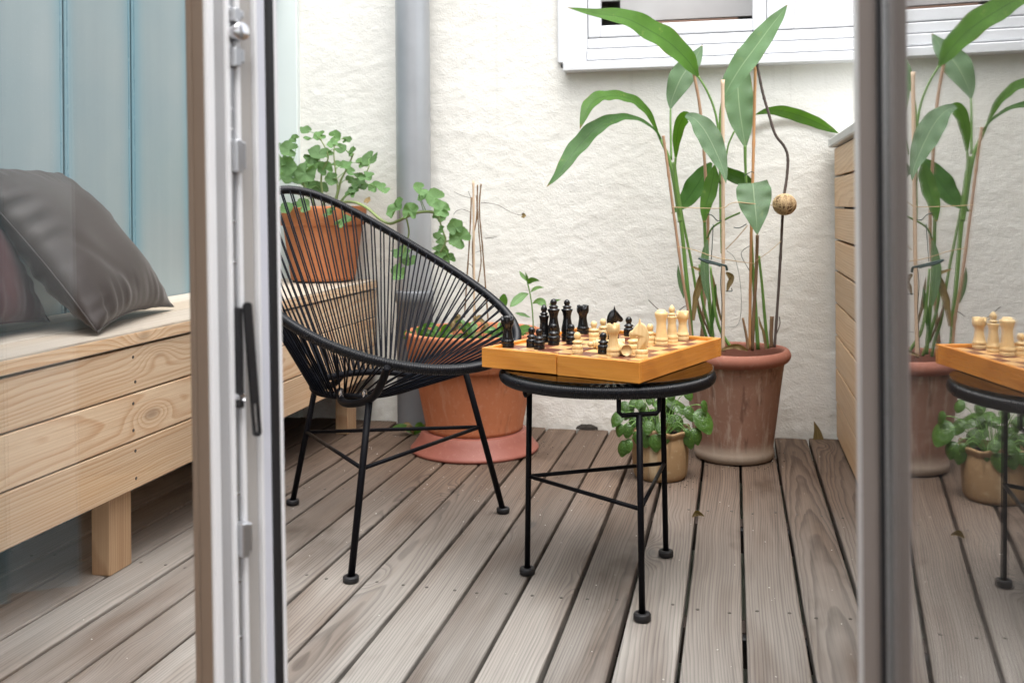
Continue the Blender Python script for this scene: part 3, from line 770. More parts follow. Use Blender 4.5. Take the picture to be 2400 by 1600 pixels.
                  ((-0.0832, 2.8707, 0.2093), 0.0169), ((-0.108, 2.8579, 0.1278), 0.0217), ((-0.1309, 2.8884, 0.2398), 0.0171), ((-0.126, 2.8462, 0.1173), 0.0204), ((-0.1869, 2.8061, 0.1259), 0.0095), ((-0.1906, 2.9014, 0.1675), 0.0148),
                  ((-0.1337, 2.841, 0.1388), 0.012), ((-0.2704, 2.8029, 0.1293), 0.0156), ((-0.2612, 2.844, 0.2039), 0.0146), ((-0.2086, 2.9815, 0.1806), 0.0202), ((-0.3135, 2.8441, 0.202), 0.0195), ((-0.2401, 2.8933, 0.2225), 0.0172),
                  ((-0.2823, 2.8921, 0.2319), 0.0173), ((-0.1818, 2.9025, 0.2333), 0.0172), ((-0.268, 2.9145, 0.1532), 0.0199), ((-0.2329, 2.9023, 0.1572), 0.0198), ((-0.1886, 2.9378, 0.1771), 0.0199), ((-0.2349, 2.877, 0.1835), 0.0171),
                  ((-0.2816, 2.837, 0.1691), 0.0194), ((-0.2041, 2.7946, 0.1606), 0.0166), ((-0.2096, 2.9375, 0.2087), 0.0187)],
 'pot_sticks': [([(-0.8169, 3.0965, 0.8624), (-0.8168, 3.0965, 0.6941), (-0.8172, 3.0964, 0.412)], 0.0045), ([(-0.8037, 3.0994, 0.8478), (-0.8076, 3.0985, 0.7395), (-0.8207, 3.0956, 0.6486), (-0.8137, 3.0972, 0.412)], 0.003),
                ([(-0.7925, 3.1019, 0.8509), (-0.7985, 3.1005, 0.7667), (-0.7897, 3.1025, 0.6484), (-0.7797, 3.1047, 0.4982), (-0.7737, 3.1061, 0.4117)], 0.003),
                ([(-0.8231, 3.0951, 0.8079), (-0.8303, 3.0935, 0.6715), (-0.8418, 3.0909, 0.5123), (-0.8482, 3.0895, 0.4214)], 0.003),
                ([(-0.807, 3.0986, 0.8146), (-0.8004, 3.1001, 0.694), (-0.7944, 3.1015, 0.6029), (-0.8047, 3.0992, 0.5348)], 0.0025)],
 'pot_twigs': [[(-0.8771, 3.083, 0.8256), (-0.8506, 3.0889, 0.8127), (-0.824, 3.0949, 0.8056)], [(-0.8327, 3.0929, 0.8284), (-0.8275, 3.0941, 0.8125), (-0.8195, 3.0959, 0.8033)],
               [(-0.8799, 3.0824, 0.7528), (-0.8687, 3.0849, 0.765), (-0.8509, 3.0889, 0.7694), (-0.8265, 3.0943, 0.7601)],
               [(-0.793, 3.1018, 0.7904), (-0.7664, 3.1077, 0.7883), (-0.7354, 3.1146, 0.7799), (-0.7, 3.1225, 0.7591), (-0.6712, 3.1289, 0.7498), (-0.66, 3.1314, 0.7588)], [(-0.812, 3.0975, 0.6304), (-0.792, 3.102, 0.637)],
               [(-0.8389, 3.0915, 0.5987), (-0.8256, 3.0945, 0.5895), (-0.8177, 3.0963, 0.5758)], [(-0.7806, 3.1045, 0.6756), (-0.745, 3.1125, 0.6799)]],
 'twine_ball': (0.1475, 3.0809, 0.7772),
 'weed': [(-1.1224, 3.1823, 0.01), (-1.076, 3.159, 0.01), (-1.0356, 3.1985, 0.01)]}
# ------------------------------------------------------------------ ground and deck
g = obj('ground', mesh('ground', [(-40, -40, -.16), (40, -40, -.16), (40, 40, -.16), (-40, 40, -.16)], [(0, 1, 2, 3)], MAT['concrete']))
struct(g)

WALL_Y = 3.45
deck = bpy.data.objects.new('deck', None)
C.objects.link(deck)
WORG[deck.as_pointer()] = Vector((0, 0, 0))
struct(deck)
STEP = .110


def fac_y(x):
    return .80 + (.17 - x) * .351


screw_me = None
sv = lathe([(0, .0002), (.0014, .0006), (.0032, .0008), (.0036, 0), (.0036, -.002)], 10)
screw_me = mesh('screw', sv[0], [f[::-1] for f in sv[1]], plain('dull_screw', (.10, .09, .08), .5, metal=.5))
SCREW_ROWS = (1.33, 1.955, 2.59, 3.23)
for k in range(-1, 18):
    xr = .233 - STEP * (k - 1) if k > -1 else .343
    xr = .233 - STEP * (k - 1)
    xc = xr - STEP / 2
    if xc > .34:
        continue
    wd = .1024 + random.uniform(-.0015, .0012)
    y0 = fac_y(xc) + .09
    y1 = 3.437 + random.uniform(-.006, .004)
    dz = random.uniform(-.0015, .0015)
    # board with an eased, slightly uneven profile
    n = 26
    prof = [(-wd / 2, -.027), (-wd / 2, -.0035), (-wd / 2 + .0012, -.0012), (-wd / 2 + .004, 0), (-wd / 4, .0006), (0, .0008), (wd / 4, .0006), (wd / 2 - .004, 0), (wd / 2 - .0012, -.0012), (wd / 2, -.0035), (wd / 2, -.027)]
    V, Fc = [], []
    m = len(prof)
    for i in range(n + 1):
        yy = y0 + (y1 - y0) * i / n
        for (px, pz) in prof:
            e = .0011 * noise.noise(Vector((k * 3.1 + (1 if px > 0 else 0), yy * 2.3, 0))) * (1 if abs(px) > wd * .3 else 0)
            V.append((px + e, yy - 2.4, pz + .0006 * noise.noise(Vector((k * 5.7, yy * 1.7, px * 8)))))
    for i in range(n):
        for j in range(m - 1):
            Fc.append((i * m + j, i * m + j + 1, (i + 1) * m + j + 1, (i + 1) * m + j)[::-1])
    Fc.append(tuple(range(m)))
    Fc.append(tuple(n * m + j for j in range(m))[::-1])
    b = obj('board', mesh('deck_board', V, [f[::-1] for f in Fc], MAT['deck']), deck, (xc, 2.4, dz))
    for sy in SCREW_ROWS:
        if sy < y0 + .02:
            continue
        for sx in (-.030, .030):
            obj('screw', screw_me, b, (xc + sx + random.uniform(-.003, .003), sy + random.uniform(-.012, .012), dz + .0006))
for sy in SCREW_ROWS:
    obj('joist', mesh('deck_joist', *bx(-1.66, .36, sy - .03, sy + .03, -.095, -.0275), MAT['joist']), deck)
    for kx in (-1.2, -.75, -.30, .0115, .122):
        obj('pad', mesh('rubber_pad', *bx(kx - .02, kx + .02, sy - .055, sy - .033, -.05, -.0280, .003), MAT['rubber']), deck)

# ------------------------------------------------------------------ stucco wall with window
wall = thing('stucco_wall', 'white rough stucco house wall behind the deck with a white window', 'wall', (0, WALL_Y, 0))
PX = .0072
nx = int((.42 + 1.575) / PX)
nz = int((1.62 + .15) / PX)
V, Fc = [], []
for j in range(nz + 1):
    z = -.15 + j * PX
    for i in range(nx + 1):
        x = -1.575 + i * PX
        p = Vector((x * 11 + z * 5, 0, z * 17 - x * 6))
        h = .0011 * noise.noise(p * .8) + .0011 * noise.noise(p * 2.1 + Vector((5, 3, 1))) + .003 * noise.noise(Vector((x * 1.7, 2.2, z * 1.9)))
        rg = noise.noise(Vector((x * 6.0 + 9, 4.4, z * 8.0)))
        h += .0008 * max(0, 1 - abs(rg) * 9)                      # trowel ridges
        za = 1.065 - ((x - .17) / .13) ** 2 * .035                  # arched patch beside the fence
        if .0 < x < .36:
            s = min(1, max(0, (za - z) / .03))
            s = s * s * (3 - 2 * s) * min(1, max(0, (x - .0) / .06)) * min(1, max(0, (z - .55) / .4))
            h -= .014 * s
        V.append((x, WALL_Y - h, z))
for j in range(nz):
    z = -.15 + (j + .5) * PX
    for i in range(nx):
        x = -1.575 + (i + .5) * PX
        if x > -.590 and z > 1.262:
            continue
        a = j * (nx + 1) + i
        Fc.append((a, a + 1, a + nx + 2, a + nx + 1))
obj('wall_face', mesh('wall_face', V, Fc, MAT['stucco'], True), wall)
parts = [bx(.41, 2.6, 3.456, 3.75, -.15, 1.262), bx(-1.9, -.59, 3.456, 3.75, 1.61, 2.62), bx(-.59, 2.6, 3.456, 3.75, 2.5, 2.62), bx(1.5, 2.6, 3.456, 3.75, 1.262, 2.5), bx(-1.9, -1.57, 3.456, 3.75, -.15, 1.61), bx(-1.57, 2.6, 3.60, 3.75, -.15, 1.2)]
obj('wall_body', mesh('wall_body', *join_meshes(parts), MAT['stucco']), wall)
# window: every piece its own box, lying in steps towards the courtyard
win = obj('window', mesh('window_frame', *join_meshes([bx(-.598, -.494, 3.432, 3.60, 1.276, 2.5, .004), bx(-.494, 1.5, 3.440, 3.60, 1.324, 1.357, .003), bx(-.494, 1.5, 3.424, 3.60, 1.2815, 1.3185, .004), bx(-.494, 1.5, 3.440, 3.60, 2.45, 2.5)]), MAT['window_paint']), wall)
obj('sill', mesh('window_sill', *join_meshes([bx(-.574, 1.5, 3.398, 3.60, 1.242, 1.2745, .004)]), MAT['window_paint']), win)
obj('sash', mesh('window_sash', *join_meshes([bx(-.492, -.449, 3.446, 3.49, 1.3625, 2.45, .003), bx(-.449, .066, 3.447, 3.49, 1.3625, 1.402, .003), bx(.066, .1105, 3.446, 3.49, 1.3625, 2.45, .003)]), MAT['window_paint']), win)
obj('sash', mesh('window_sash', *join_meshes([bx(.1125, .199, 3.446, 3.49, 1.3625, 2.45, .003), bx(.199, .90, 3.447, 3.49, 1.3625, 1.402, .003), bx(.90, .945, 3.446, 3.49, 1.3625, 2.45, .003)]), MAT['window_paint']), win)
for x0, x1 in ((-.449, .066), (.199, .90)):
    obj('pane', mesh('window_pane', *bx(x0, x1, 3.462, 3.466, 1.402, 2.45), MAT['pane']), win)
dim = plain('dim_room_surface', (.42, .40, .38), .8)
obj('blind', mesh('window_blind', *join_meshes([bx(-.40, .13, 3.64, 3.645, 1.448, 2.4), bx(-.6, 1.6, 3.66, 3.665, 1.53, 2.4)]), plain('grey_blind', (.50, .49, .48), .7)), win)  # grey panels added to stand in for reflections in the panes
obj('inner_ledge', mesh('window_inner_ledge', *bx(-.26, .02, 3.60, 3.63, 1.38, 1.437), plain('painted_brown_reflection', (.22, .13, .09), .6)), win)  # added block stands in for a brown reflection in the pane
obj('blind', mesh('window_net_curtain', *bx(.13, 1.6, 3.60, 3.605, 1.38, 2.45), plain('net_curtain', (.75, .75, .75), .8)), win)  # pale sheet added to imitate reflected brightness in the right pane
obj('room_behind', mesh('room_behind_window', *join_meshes([bx(-.7, 1.6, 4.6, 4.65, .9, 2.6), bx(-.75, -.7, 3.6, 4.6, .9, 2.6), bx(1.6, 1.65, 3.6, 4.6, .9, 2.6), bx(-.7, 1.6, 3.6, 4.6, .85, .9), bx(-.7, 1.6, 3.6, 4.6, 2.6, 2.65)]), dim), wall)

# ------------------------------------------------------------------ frosted channel-glass wall on the left
GX = -1.66
gw = thing('frosted_glass_wall', 'frosted blue glass wall of tall channel panels behind the bench', 'wall', (GX, 2.4, 0))
seams = [1.32, 1.63, 1.927, 2.223, 2.514, 2.832, 3.14, 3.45]
for a, b in zip(seams[:-1], seams[1:]):
    pnl = obj('glass_panel', mesh('glass_panel', *bx(-.006, 0, a + .004 - (a + b) / 2, b - .004 - (a + b) / 2, -.1, 1.6, .0015), MAT['frosted']), gw, (GX, (a + b) / 2, 0))
    for yy in (a + .010, b - .016):
        obj('flange', mesh('panel_flange', *bx(GX - .05, GX + .0006, yy, yy + .006, -.1, 1.6), MAT['glass_edge']), pnl)
obj('backing', mesh('wall_backing', *bx(GX - .09, GX - .055, 1.2, 3.45, -.1, 1.6), plain('pale_backing', (.45, .52, .54), .8)), gw)
obj('top_rail', mesh('top_rail', *bx(GX - .1, GX + .02, 1.2, 3.45, 1.6005, 1.67), MAT['trim']), gw)
obj('corner_trim', mesh('corner_trim', *bx(GX + .001, -1.575, 3.425, 3.456, -.1, 1.59, .003), MAT['trim']), gw)

# ------------------------------------------------------------------ larch bench
XF = -1.27
bench = thing('wooden_bench', 'long larch plank bench along the frosted glass wall', 'bench', (-1.46, 2.4, 0))
BY0, BY1 = 1.42, 3.425
for x0, x1 in ((-1.655, -1.535), (-1.531, -1.403), (-1.399, XF + .004)):
    obj('seat_plank', mesh('seat_plank', *bx(x0 + 1.46, x1 + 1.46, BY0 - 2.4, BY1 - 2.4, .4845 - .5, .517 - .5, .003, 2), MAT['larch_seat']), bench, (-1.46, 2.4, .5))
nose = obj('front_edge', mesh('seat_front_edge', *bx(-.0005, .001, BY0 - 2.4 + .004, BY1 - 2.4 - .004, -.013, .0115, .0004), MAT['larch']), bench, (XF + .0045, 2.4, .5))
for z0, z1 in ((.383, .4795), (.2795, .3795), (.174, .276)):
    zc = (z0 + z1) / 2
    pl = obj('front_plank', mesh('front_plank', *bx(-.011, .011, BY0 - 2.4, BY1 - 2.4, z0 - zc, z1 - zc, .0025, 2), MAT['larch']), bench, (XF - .011, 2.4, zc))
    for yy in (1.925, 3.24):
        for zz in (z0 + .022, z1 - .02):
            s = obj('screw', screw_me, pl, (XF + .0002, yy + random.uniform(-.006, .006), zz))
            s.rotation_euler = (0, R(90), 0)
    # end face of the box, facing the wall
for y0, y1 in ((1.874, 1.952), (3.205, 3.285)):
    obj('post', mesh('bench_post', *bx(-.0225, .0225, y0 - (y0 + y1) / 2, y1 - (y0 + y1) / 2, 0.001, .484, .002), MAT['larch_post']), bench, (-1.3195, (y0 + y1) / 2, 0))
obj('back_board', mesh('bench_back_board', *bx(-1.652, -1.635, BY0, BY1, .02, .484), MAT['joist']), bench)  # added dark board stands in for the deep shade under the seat

# ------------------------------------------------------------------ wooden fence box on the right
FX = .323
fence = thing('plank_fence', 'low wooden plank screen with pale grey cap at the right end of the deck', 'fence', (FX, 2.2, 0))
zs = [.012, .129, .241, .349, .454, .560, .661, .765, .866, .961]
for z0, z1 in zip(zs[:-1], zs[1:]):
    zc = (z0 + z1) / 2
    obj('plank', mesh('fence_plank', *bx(0, .024, -1.28, 1.175, z0 - zc + .0032, z1 - zc - .0032, .003, 2), MAT['fence']), fence, (FX + random.uniform(-.001, .001), 2.25, zc))
obj('core', mesh('fence_core', *bx(FX + .03, FX + .36, .98, 3.42, .0, .958), MAT['joist']), fence)
obj('cap', mesh('fence_cap', *bx(FX - .018, FX + .40, .96, 3.435, .962, .990, .004), MAT['cap']), fence)

# ------------------------------------------------------------------ downspout
dsp = thing('downspout', 'grey zinc downpipe running down the stucco wall', 'downpipe', (-1.108, 3.372, 0))
V, Fc = lathe([(.061, .46), (.061, 2.6)], 40)
obj('pipe', mesh('zinc_pipe', V, Fc, MAT['zinc'], True), dsp, (-1.108, 3.372, 0))
V, Fc = lathe([(.064, 0.0015), (.064, .44), (.068, .445), (.068, .475), (.0655, .482), (.061, .484)], 40)
obj('standpipe', mesh('standpipe', V, Fc, MAT['iron_pipe'], True), dsp, (-1.108, 3.372, 0))

# ------------------------------------------------------------------ left door leaf (ajar) with lock hardware
SASH_P = Vector((-.488, .8646, .6528))
rot = Matrix.Rotation(-.0085, 4, fwd) @ Matrix.Rotation(R(60), 4, 'Z')
org = SASH_P - (rot @ Vector((0, 0, .6528)))
ldoor = thing('left_door_leaf', 'white glazed door leaf standing ajar with metal lock strip on its edge', 'door', org)
ldoor.rotation_euler = rot.to_euler()


def extrude(poly, z0, z1):
    n = len(poly)
    V = [(x, y, z0) for x, y in poly] + [(x, y, z1) for x, y in poly]
    Fc = [(i, (i + 1) % n, n + (i + 1) % n, n + i) for i in range(n)]
    Fc += [tuple(range(n))[::-1], tuple(range(n, 2 * n))]
    return V, Fc


edge_poly = [(.0, .0335), (.0, .004), (.0004, .0022), (.0012, .0008), (.0025, 0), (.0078, 0), (.0088, .0008), (.0095, .0045), (.0204, .0045), (.0212, .0006), (.0218, 0), (.0252, 0), (.0258, .0006), (.0262, .006), (.0325, .006), (.0330, .0006), (.0335, 0), (.0366, 0), (.0374, .0008), (.0385, .008), (.0530, .010), (.0538, .001), (.0545, 0), (.0560, 0), (.0570, .0012), (.0655, .0018), (.066, .006), (.0755, .006), (.0758, .0), (.080, .0), (.080, .0335)]
LW = .86
ZT = 2.12
obj('stile', mesh('lock_stile', *extrude(edge_poly[::-1], .0, ZT), MAT['white_frame']), ldoor, local=True)
obj('inside_face', mesh('inside_face', *join_meshes([bx(-.0015, -.0002, .0045, .0325, 0, ZT, .0005), bx(-.0030, -.0017, .0240, .0330, 0, ZT, .0004)]), MAT['inside_shade']), ldoor, local=True)
obj('hinge_stile', mesh('hinge_stile', *bx(0, .08, LW - .05, LW, 0, ZT), MAT['white_frame']), ldoor, local=True)
obj('rail', mesh('bottom_rail', *bx(0.001, .079, .034, LW - .051, 0, .045), MAT['white_frame']), ldoor, local=True)
obj('rail', mesh('top_rail', *bx(0.001, .079, .034, LW - .051, ZT - .09, ZT), MAT['white_frame']), ldoor, local=True)
obj('pane', mesh('door_pane', *bx(.040, .0435, .0336, LW - .051, .045, ZT - .09), MAT['pane']), ldoor, local=True)
obj('profile_strip', mesh('profile_strip', *bx(.0100, .0200, .0032, .0044, 0.001, ZT - .001), MAT['groove']), ldoor, local=True)
obj('profile_strip', mesh('profile_strip', *bx(.0396, .0526, .0062, .0078, 0.001, ZT - .001), plain('taupe_profile_strip', (.44, .42, .40), .45, var=.03)), ldoor, local=True)
obj('profile_strip', mesh('profile_strip', *bx(.0574, .0654, .0006, .0012, 0.001, ZT - .001), plain('lilac_profile_strip', (.66, .68, .76), .4, var=.02)), ldoor, local=True)
obj('gasket', mesh('edge_gasket', *bx(.0662, .0753, -.0022, .0058, 0, ZT, .0015), MAT['rubber']), ldoor, local=True)
rail = obj('lock_strip', mesh('lock_strip', *bx(.0268, .0319, .0040, .0059, .02, ZT - .02), MAT['steel']), ldoor, local=True)
ysc = lathe([(0, .0008), (.0016, .0008), (.0021, .0)], 10)
for zz in (.975, .876, .856, .766, .726, .655, .50, .441, .415, .36, .30):
    obj('lock_screw', mesh('lock_screw', *xf(ysc, Matrix.Translation((.0293, .0040, zz)) @ Matrix.Rotation(R(90), 4, 'X')), MAT['bolt']), ldoor, local=True)


def lockbox(z0, z1, name, roller=False):
    parts = [bx(.0262, .0340, -.0080, .0038, z0, z1, .0012), bx(.0340, .0385, -.0062, .0010, z0 + .004, z1 - .002, .001)]
    obj(name, mesh(name, *join_meshes(parts), MAT['steel']), ldoor, local=True)


lockbox(.917, .936, 'lock_keeper')
obj('roller_cam', mesh('roller_cam', *xf(lathe([(0, -.006), (.0085, -.006), (.009, -.005), (.009, .004), (.008, .005), (0, .005)], 20), Matrix.Translation((.0330, -.006, .951)) @ Matrix.Rotation(R(90), 4, 'X')), MAT['bolt'], True), ldoor, local=True)
lockbox(.961, .974, 'cam_plate')
lockbox(.814, .846, 'lock_keeper')
lockbox(.440, .474, 'lock_keeper')
obj('lever_body', mesh('lever_body', *bx(.0264, .0318, -.0065, .0038, .585, .683, .0025, 2), MAT['rubber']), ldoor, local=True)
# slotted limiter arm
arm = []
for s in range(2):
    pass
out, inn = [], []
for i in range(24):
    a = 2 * math.pi * i / 24
    oz = (.062 if math.sin(a) >= 0 else -.062)
    out.append((.0042 * math.cos(a), oz + .0042 * math.sin(a)))
for i in range(24):
    a = 2 * math.pi * i / 24
    oz = (-.035 if math.sin(a) >= 0 else -.061)
    inn.append((.0020 * math.cos(a), oz + .0022 * math.sin(a)))
V = [(x, -.002, z) for x, z in out] + [(x, -.002, z) for x, z in inn] + [(x, .002, z) for x, z in out] + [(x, .002, z) for x, z in inn]
Fc = []
for i in range(24):
    j = (i + 1) % 24
    Fc += [(i, j, 24 + j, 24 + i), (48 + i, 72 + i, 72 + j, 48 + j), (i, 48 + i, 48 + j, j), (24 + i, 24 + j, 72 + j, 72 + i)]
Ma = Matrix.Translation((.0385, -.0095, .622)) @ Matrix.Rotation(R(-4.0), 4, 'Y')
obj('limiter_arm', mesh('limiter_arm', *xf((V, Fc), Ma), MAT['rubber']), ldoor, local=True)
obj('limiter_pin', mesh('limiter_pin', *xf(lathe([(0, .0045), (.0035, .004), (.0042, 0), (.0042, -.004)], 12), Matrix.Translation((.0292, -.003, .596)) @ Matrix.Rotation(R(90), 4, 'X')), MAT['bolt'], True), ldoor, local=True)

# ------------------------------------------------------------------ right door leaf (open), glass beside the lens mirrors the deck
TILT = 3.3
rdoor = thing('right_door_leaf', 'grey framed glass door leaf swung open, mirroring the deck', 'door', (.103, .742, 0))
rdoor.rotation_euler = (0, 0, R(-TILT))
obj('stile', mesh('hinge_stile', *join_meshes([bx(-.0165, .0022, .0, .052, 0, ZT, .0012)]), MAT['grey_frame']), rdoor, local=True)
obj('reveal', mesh('stile_reveal', *bx(-.0158, -.0044, -.0008, -.0001, 0, ZT), MAT['reveal']), rdoor, local=True)
obj('rear_blackout', mesh('rear_blackout', *bx(.0030, .045, .0, .052, 0, ZT), MAT['rubber']), rdoor, local=True)  # added black rear part, stops the stile brightening the reflection beside it
obj('gasket', mesh('glazing_gasket', *join_meshes([bx(-.0042, -.0002, -.0030, -.0002, .05, ZT - .05)]), MAT['rubber']), rdoor, local=True)
obj('pane', mesh('door_pane', *bx(.0, .0022, -.70, -.0003, .09, ZT - .09), MAT['pane_door']), rdoor, local=True)
obj('lock_stile', mesh('lock_stile', *bx(-.0165, .045, -.765, -.701, 0, ZT), MAT['grey_frame']), rdoor, local=True)
obj('rail', mesh('bottom_rail', *bx(-.015, .044, -.7005, -.0005, 0, .089), MAT['grey_frame']), rdoor, local=True)
obj('rail', mesh('top_rail', *bx(-.015, .044, -.7005, -.0005, ZT - .089, ZT), MAT['grey_frame']), rdoor, local=True)

# ------------------------------------------------------------------ the room the camera stands in
room = bpy.data.objects.new('room', None)
C.objects.link(room)
WORG[room.as_pointer()] = Vector((0, 0, 0))
struct(room)
poly = [(-2.6, -3.0), (2.2, -3.0), (2.2, .09), (.17, .80), (-1.17, 1.27), (-2.6, 1.77)]
fl = [(x, y, -.012) for x, y in poly]
obj('room_floor', mesh('room_floor', fl, [tuple(range(6))], MAT['room_floor']), room)
obj('ceiling', mesh('room_ceiling', *extrude([(-2.6, -3.), (2.2, -3.), (2.2, -.25), (-2.6, -.25)], 2.3, 2.36), MAT['room_wall']), room)   # stops short: roof ahead left open so sky light reaches the doors
obj('room_wall', mesh('room_wall', *bx(-2.7, -2.6, -3.0, 1.75, -.1, 2.3), MAT['room_dark']), room)
obj('room_wall', mesh('room_wall', *join_meshes([bx(-2.7, 2.3, -3.1, -3.0, -.1, .7), bx(-2.7, 2.3, -3.1, -3.0, 2.15, 2.3), bx(-2.7, -1.9, -3.1, -3.0, .701, 2.149), bx(1.5, 2.3, -3.1, -3.0, .701, 2.149)]), MAT['room_wall']), room)
obj('room_wall', mesh('room_wall', *join_meshes([bx(2.2, 2.3, -3.0, .1, -.1, .8), bx(2.2, 2.3, -3.0, .1, 2.1, 2.3)]), MAT['room_wall']), room)


def wall_seg(p, q, t, z0, z1, mat, name):
    p, q = Vector(p), Vector(q)
    d = (q - p).normalized()
    nrm = Vector((-d.y, d.x)) * t
    c = [p, q, q + nrm, p + nrm]
    return obj(name, mesh(name, *extrude([(a.x, a.y) for a in c], z0, z1), mat), room)


wall_seg((.13, .812), (2.3, .054), .12, -.15, 2.38, MAT['facade_in'], 'facade_wall')
wall_seg((-2.7, 1.805), (-1.74, 1.47), .12, -.15, 2.38, MAT['room_dark'], 'facade_wall')
wall_seg((-1.74, 1.468), (.175, .798), .12, 2.16, 2.38, MAT['room_wall'], 'door_header')
wall_seg((-1.31, 1.345), (-1.255, 1.322), .07, 0, 2.16, MAT['white_frame'], 'door_post')

# ------------------------------------------------------------------ cushions
def cushion(name, P, e, up, we, hu, thick, mat, label, seed):
    """P bottom corner, e along the bottom edge, up along the side; puffed square with pinched corners and gathers"""
    e, up = Vector(e).normalized(), Vector(up).normalized()
    nrm = e.cross(up).normalized()
    N = 44
    V, Fc, idx = [], [], {}
    for side in (1, -1):
        for j in range(N + 1):
            for i in range(N + 1):
                edge = i in (0, N) or j in (0, N)
                if side == -1 and edge:
                    idx[side, i, j] = idx[1, i, j]
                    continue
                u, v = i / N, j / N
                cu, cv = 2 * u - 1, 2 * v - 1
                f = max(0., (1 - abs(cu) ** 2.3)) ** .55 * max(0., (1 - abs(cv) ** 2.3)) ** .55
                pin = .045 * (1 - (1 - abs(cv) ** 2)) * 0
                # sides bow inwards between the corners
                su = u + (.5 - u) * .10 * (1 - cv * cv) ** 1.0 * abs(cu) ** 2
                sv_ = v + (.5 - v) * .10 * (1 - cu * cu) ** 1.0 * abs(cv) ** 2
                wr = 0.
                d_edge = min(1 - abs(cu), 1 - abs(cv))
                q = Vector((u * 3 + seed, v * 3, side * 2))
                gath = noise.noise(Vector((cv * 9 + seed, cu * 1.3, side))) * max(0, 1 - (1 - abs(cu)) / .45) + noise.noise(Vector((cu * 9 + seed, cv * 1.3, side + 7))) * max(0, 1 - (1 - abs(cv)) / .45)
                wr += .022 * gath * min(1, d_edge / .06)
                wr += .012 * noise.noise(q * 1.1) * f
                fold = math.exp(-((u * .75 + v * .66 - .42) / .05) ** 2) * .006 * f
                th = side * (thick * .5 * f) + side * (wr * (.35 + .65 * f) - fold)
                p = Vector(P) + e * (su * we) + up * (sv_ * hu) + nrm * th
                idx[side, i, j] = len(V)
                V.append(p)
    for side in (1, -1):
        for j in range(N):
            for i in range(N):
                q = (idx[side, i, j], idx[side, i + 1, j], idx[side, i + 1, j + 1], idx[side, i, j + 1])
                Fc.append(q if side == 1 else q[::-1])
    t = thing(name, label, 'cushion', (Vector(P) + e * we * .5))
    c = obj('cover', mesh(name + '_cover', V, Fc, mat, True), t)
    loop = [V[idx[1, i, 0]] for i in range(N)] + [V[idx[1, N, j]] for j in range(N)] + [V[idx[1, N - i, N]] for i in range(N)] + [V[idx[1, 0, N - j]] for j in range(N)]
    obj('seam', mesh(name + '_seam', *tube(loop, .0022, 6, True), mat, True), t)
    return t


cushion('satin_cushion', (-1.282, 1.815, .526), (-.257, .966, 0), (-.616, -.163, .77), .525, .455, .15, MAT['satin'], 'grey brown satin cushion leaning on the glass wall, in front', 2.)
cushion('maroon_cushion', (-1.38, 1.42, .53), (-.20, .95, 0), (-.45, -.12, .88), .53, .46, .15, MAT['maroon'], 'dark maroon cushion half hidden behind the grey brown one', 9.)

# ------------------------------------------------------------------ lounge chair
HP = dict(c=(-0.872, 2.323, 0.624), psi=-0.522, tau=0.477, a=0.407, b=0.322, egg=-0.18, bend=-0.037, bend2=0.019)
fx = Vector((math.cos(HP['psi']), math.sin(HP['psi']), 0))
sd = Vector((-math.sin(HP['psi']), math.cos(HP['psi']), 0))
bk = -fx * math.cos(HP['tau']) + upz * math.sin(HP['tau'])
nr = bk.cross(sd)
nr *= 1 if nr.z > 0 else -1


def hoop(t):
    ct, st = math.cos(t), math.sin(t)
    return Vector(HP['c']) + bk * (HP['a'] * ct) + sd * (HP['b'] * (1 + HP['egg'] * ct) * st) + nr * (HP['bend'] * st * st + HP['bend2'] * ct ** 3)


chair = thing('string_lounge_chair', 'round black string lounge chair on three slim metal legs', 'chair', (-.834, 2.28, 0))
NS = 1500
dense = [hoop(2 * math.pi * i / 3000) for i in range(3000)]
acc = [0.]
for i in range(3000):
    acc.append(acc[-1] + (dense[(i + 1) % 3000] - dense[i]).length)
TOT = acc[-1]
NR = int(TOT / .0052)


def at_len(s):
    s %= TOT
    lo, hi = 0, 3000
    while hi - lo > 1:
        m_ = (lo + hi) // 2
        if acc[m_] <= s:
            lo = m_
        else:
            hi = m_
    f_ = (s - acc[lo]) / max(1e-9, acc[lo + 1] - acc[lo])
    return dense[lo].lerp(dense[(lo + 1) % 3000], f_)


path, rads = [], []
for i in range(NR * 4):
    path.append(at_len(TOT * i / (NR * 4)))
    rads.append((.0094, .0113, .0119, .0113)[i % 4] + .00025 * noise.noise(Vector((i * .13, 0, 0))))
obj('rim', mesh('wrapped_rim', *tube(path, rads, 12, True), MAT['black_pvc'], True), chair)
IC = Vector((-.862, 2.245, .358))


def inner(t):
    return IC - fx * (.088 * math.cos(t)) + sd * (.140 * math.sin(t)) + upz * (.012 * math.cos(t))


ring = [inner(2 * math.pi * i / 60) for i in range(60)]
obj('seat_ring', mesh('seat_ring', *tube(ring, .008, 8, True), MAT['black_metal'], True), chair)
cyl = tube([(0, 0, 0), (0, 0, 1)], 1.0, 7)
cord_me = mesh('cord', *cyl, MAT['cord'], True)
NCORD = 74
for lay in (0, 1):
    for j in range(NCORD):
        s = TOT * (j + .5 * lay) / NCORD
        h0 = at_len(s)
        # matching angle for the inner ring
        rel = h0 - Vector(HP['c'])
        tt = math.atan2(rel.dot(sd) / (HP['b']), rel.dot(bk) / HP['a'])
        i0 = inner(tt + .02 * (1 if lay else -1))
        dirv = (i0 - h0).normalized()
        off = nr * (.0075 if lay == 0 else -.0075)
        a_ = h0 + off + dirv * .004
        b_ = i0 + upz * (.006 if lay == 0 else -.006)
        L_ = (b_ - a_).length
        o = bpy.data.objects.new('cord', cord_me)
        link(o, chair, a_)
        o.rotation_mode = 'QUATERNION'
        o.rotation_quaternion = (b_ - a_).to_track_quat('Z', 'Y')
        o.scale = (.0021, .0021, L_)
